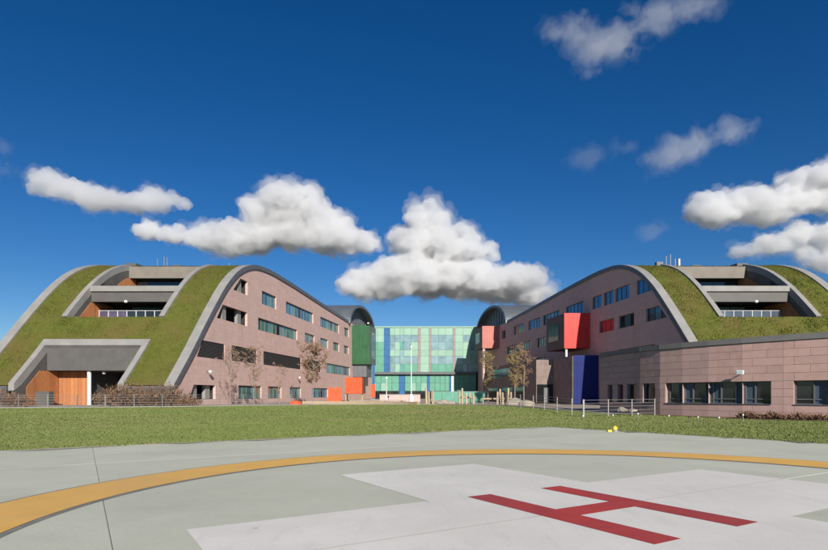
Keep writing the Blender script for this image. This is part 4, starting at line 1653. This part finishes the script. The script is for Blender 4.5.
# ------------------------------------------------------------------ clouds (real volumes far behind the hospital)
def cloud_mat(name, dens, aniso=0.25):
    m = bpy.data.materials.new(name)
    m.use_nodes = True
    n, l = m.node_tree.nodes, m.node_tree.links
    n.clear()
    o = n.new('ShaderNodeOutputMaterial')
    v = n.new('ShaderNodeVolumePrincipled')
    v.inputs['Color'].default_value = (.972, .978, .985, 1)
    v.inputs['Density'].default_value = dens
    v.inputs['Anisotropy'].default_value = aniso
    l.new(v.outputs['Volume'], o.inputs['Volume'])
    m.volume_intersection_method if False else None
    return m


CD = 3000.0
KX = CD / 560.0
_bm = bmesh.new()
bmesh.ops.create_icosphere(_bm, subdivisions=3, radius=1)
ICO_V = np.array([v.co[:] for v in _bm.verts])
ICO_F = np.array([[v.index for v in f.verts] for f in _bm.faces])
_bm.free()


def cloud(blobs, dens, label, voxel=6.5, seed=1, wisp=False):
    """an Empty with a dense core and thinner, more ragged fringes round it; every piece is a closed mesh filled with even vapour"""
    x0 = sum(q_[0] for q_ in blobs) / len(blobs)
    y0 = sum(q_[1] for q_ in blobs) / len(blobs)
    root = thing('cloud', label, 'cloud', ((x0 - 414) * KX, CD, (394.5 - y0) * KX), 'clouds')
    layers = ([('core', .94, .72, 90, 52), ('fringe', 1.03, .20, 110, 66), ('fringe', 1.09, .08, 135, 90)] if not wisp else
              [('core', .70, .30, 120, 60), ('fringe', .85, .25, 160, 90), ('fringe', 1.0, .20, 190, 120), ('fringe', 1.1, .12, 220, 150)])
    for li, (nm, grow, share, d1, d2) in enumerate(layers):
        rnd = random.Random(seed)
        vs, fs = [], []
        for (x, y, rx, ry) in blobs:
            n = max(6, int(rx * (1.3 if wisp else .9)))
            cx_, cz_ = (x - 414) * KX, (394.5 - y) * KX
            for k_ in range(n + 1):
                if k_ == 0:
                    ox, oz, oy, r = 0, 0, 0, .85
                else:
                    a_ = rnd.uniform(0, 6.28)
                    f = rnd.uniform(.45, .98)
                    ox, oz, oy = math.cos(a_) * f, math.sin(a_) * f * (1 if math.sin(a_) > 0 else .5), rnd.uniform(-.9, .6)
                    r = rnd.uniform(.2, .46)
                if wisp:
                    r *= .62
                    oz, ox = oz * 1.35, ox * 1.3
                r *= grow
                fs.append(ICO_F + len(vs) * len(ICO_V))
                vs.append(ICO_V * np.array([rx * KX * r, rx * KX * r, ry * KX * r * 1.05])
                          + np.array([cx_ + ox * rx * KX * grow, CD + oy * rx * KX * .7, cz_ + oz * ry * KX * grow]))
        me_ = bpy.data.meshes.new(nm)
        me_.from_pydata((np.concatenate(vs) - np.array(root.location)).tolist(), [], np.concatenate(fs).tolist())
        o = bpy.data.objects.new(nm, me_)
        col.objects.link(o)
        o.parent = root
        r_ = o.modifiers.new('remesh', 'REMESH')
        r_.mode = 'VOXEL'
        r_.voxel_size = voxel
        for ti, (sc_, dp_, st) in enumerate(((95 + 17 * li, 3, d1), (34 + 7 * li, 6, d2))):
            tx = bpy.data.textures.new(f'cloud_lumps_{seed}_{li}_{ti}', 'CLOUDS')
            tx.noise_scale = sc_
            tx.noise_depth = dp_
            dm = o.modifiers.new('lumps', 'DISPLACE')
            dm.texture = tx
            dm.texture_coords = 'LOCAL'
            dm.strength = st
            dm.mid_level = .5
        r2 = o.modifiers.new('remesh_again', 'REMESH')
        r2.mode = 'VOXEL'
        r2.voxel_size = voxel * .85
        me_.materials.append(cloud_mat('cloud_volume', dens * share))
    return root


cloud([(50, 184, 19, 14), (72, 190, 20, 12), (98, 198, 24, 10), (128, 204, 24, 9), (158, 202, 20, 11), (181, 203, 10, 7)], .024,
      'small flat white cloud left of the big ones', seed=3)
cloud([(150, 231, 13, 9), (176, 236, 15, 8), (206, 239, 19, 13), (238, 242, 28, 16), (262, 232, 28, 24), (290, 224, 34, 30), (302, 208, 26, 20),
       (322, 230, 30, 24), (346, 240, 26, 14), (367, 244, 11, 7)], .038, 'large white cumulus cloud above the left wing', seed=5)
cloud([(427, 222, 20, 15), (418, 244, 27, 22), (446, 248, 31, 21), (478, 252, 18, 9), (364, 287, 20, 14), (390, 280, 27, 21), (424, 277, 36, 22),
       (460, 280, 36, 21), (496, 284, 36, 20), (528, 293, 22, 14), (350, 282, 12, 8)], .040, 'tallest stacked cumulus cloud above the atrium', seed=8)
cloud([(572, 38, 22, 18), (592, 48, 22, 16), (590, 73, 10, 7), (622, 50, 20, 15), (640, 28, 24, 14), (668, 18, 24, 12), (695, 6, 20, 10)], 0.0045,
      'thin wispy cloud at the top of the sky', wisp=True, seed=11)
cloud([(660, 160, 14, 8), (678, 149, 18, 9), (700, 142, 18, 9), (720, 136, 16, 9), (740, 133, 12, 7)], .005, 'small torn cloud high at the right', wisp=True, seed=13)
cloud([(582, 156, 14, 6), (620, 149, 12, 6)], .0016, 'faint pair of cloud puffs left of the torn cloud', wisp=True, seed=15)
cloud([(715, 212, 24, 16), (742, 206, 22, 16), (770, 208, 30, 20), (800, 195, 30, 22), (832, 190, 34, 24), (870, 185, 40, 26)], .034,
      'broad white cloud at the right edge above the green roof', seed=17)
cloud([(745, 252, 16, 6), (772, 245, 20, 8), (800, 236, 24, 10), (832, 238, 30, 16), (870, 250, 40, 24), (826, 262, 22, 12)], .02, 'lower grey white cloud bank at the right edge', seed=19)
cloud([(654, 232, 8, 6), (662, 226, 6, 4)], .002, 'tiny wisp above the right wing crest', wisp=True, seed=21)
cloud([(0, 146, 10, 6), (6, 170, 9, 6)], .0025, 'small cloud shreds at the left edge', wisp=True, seed=23)
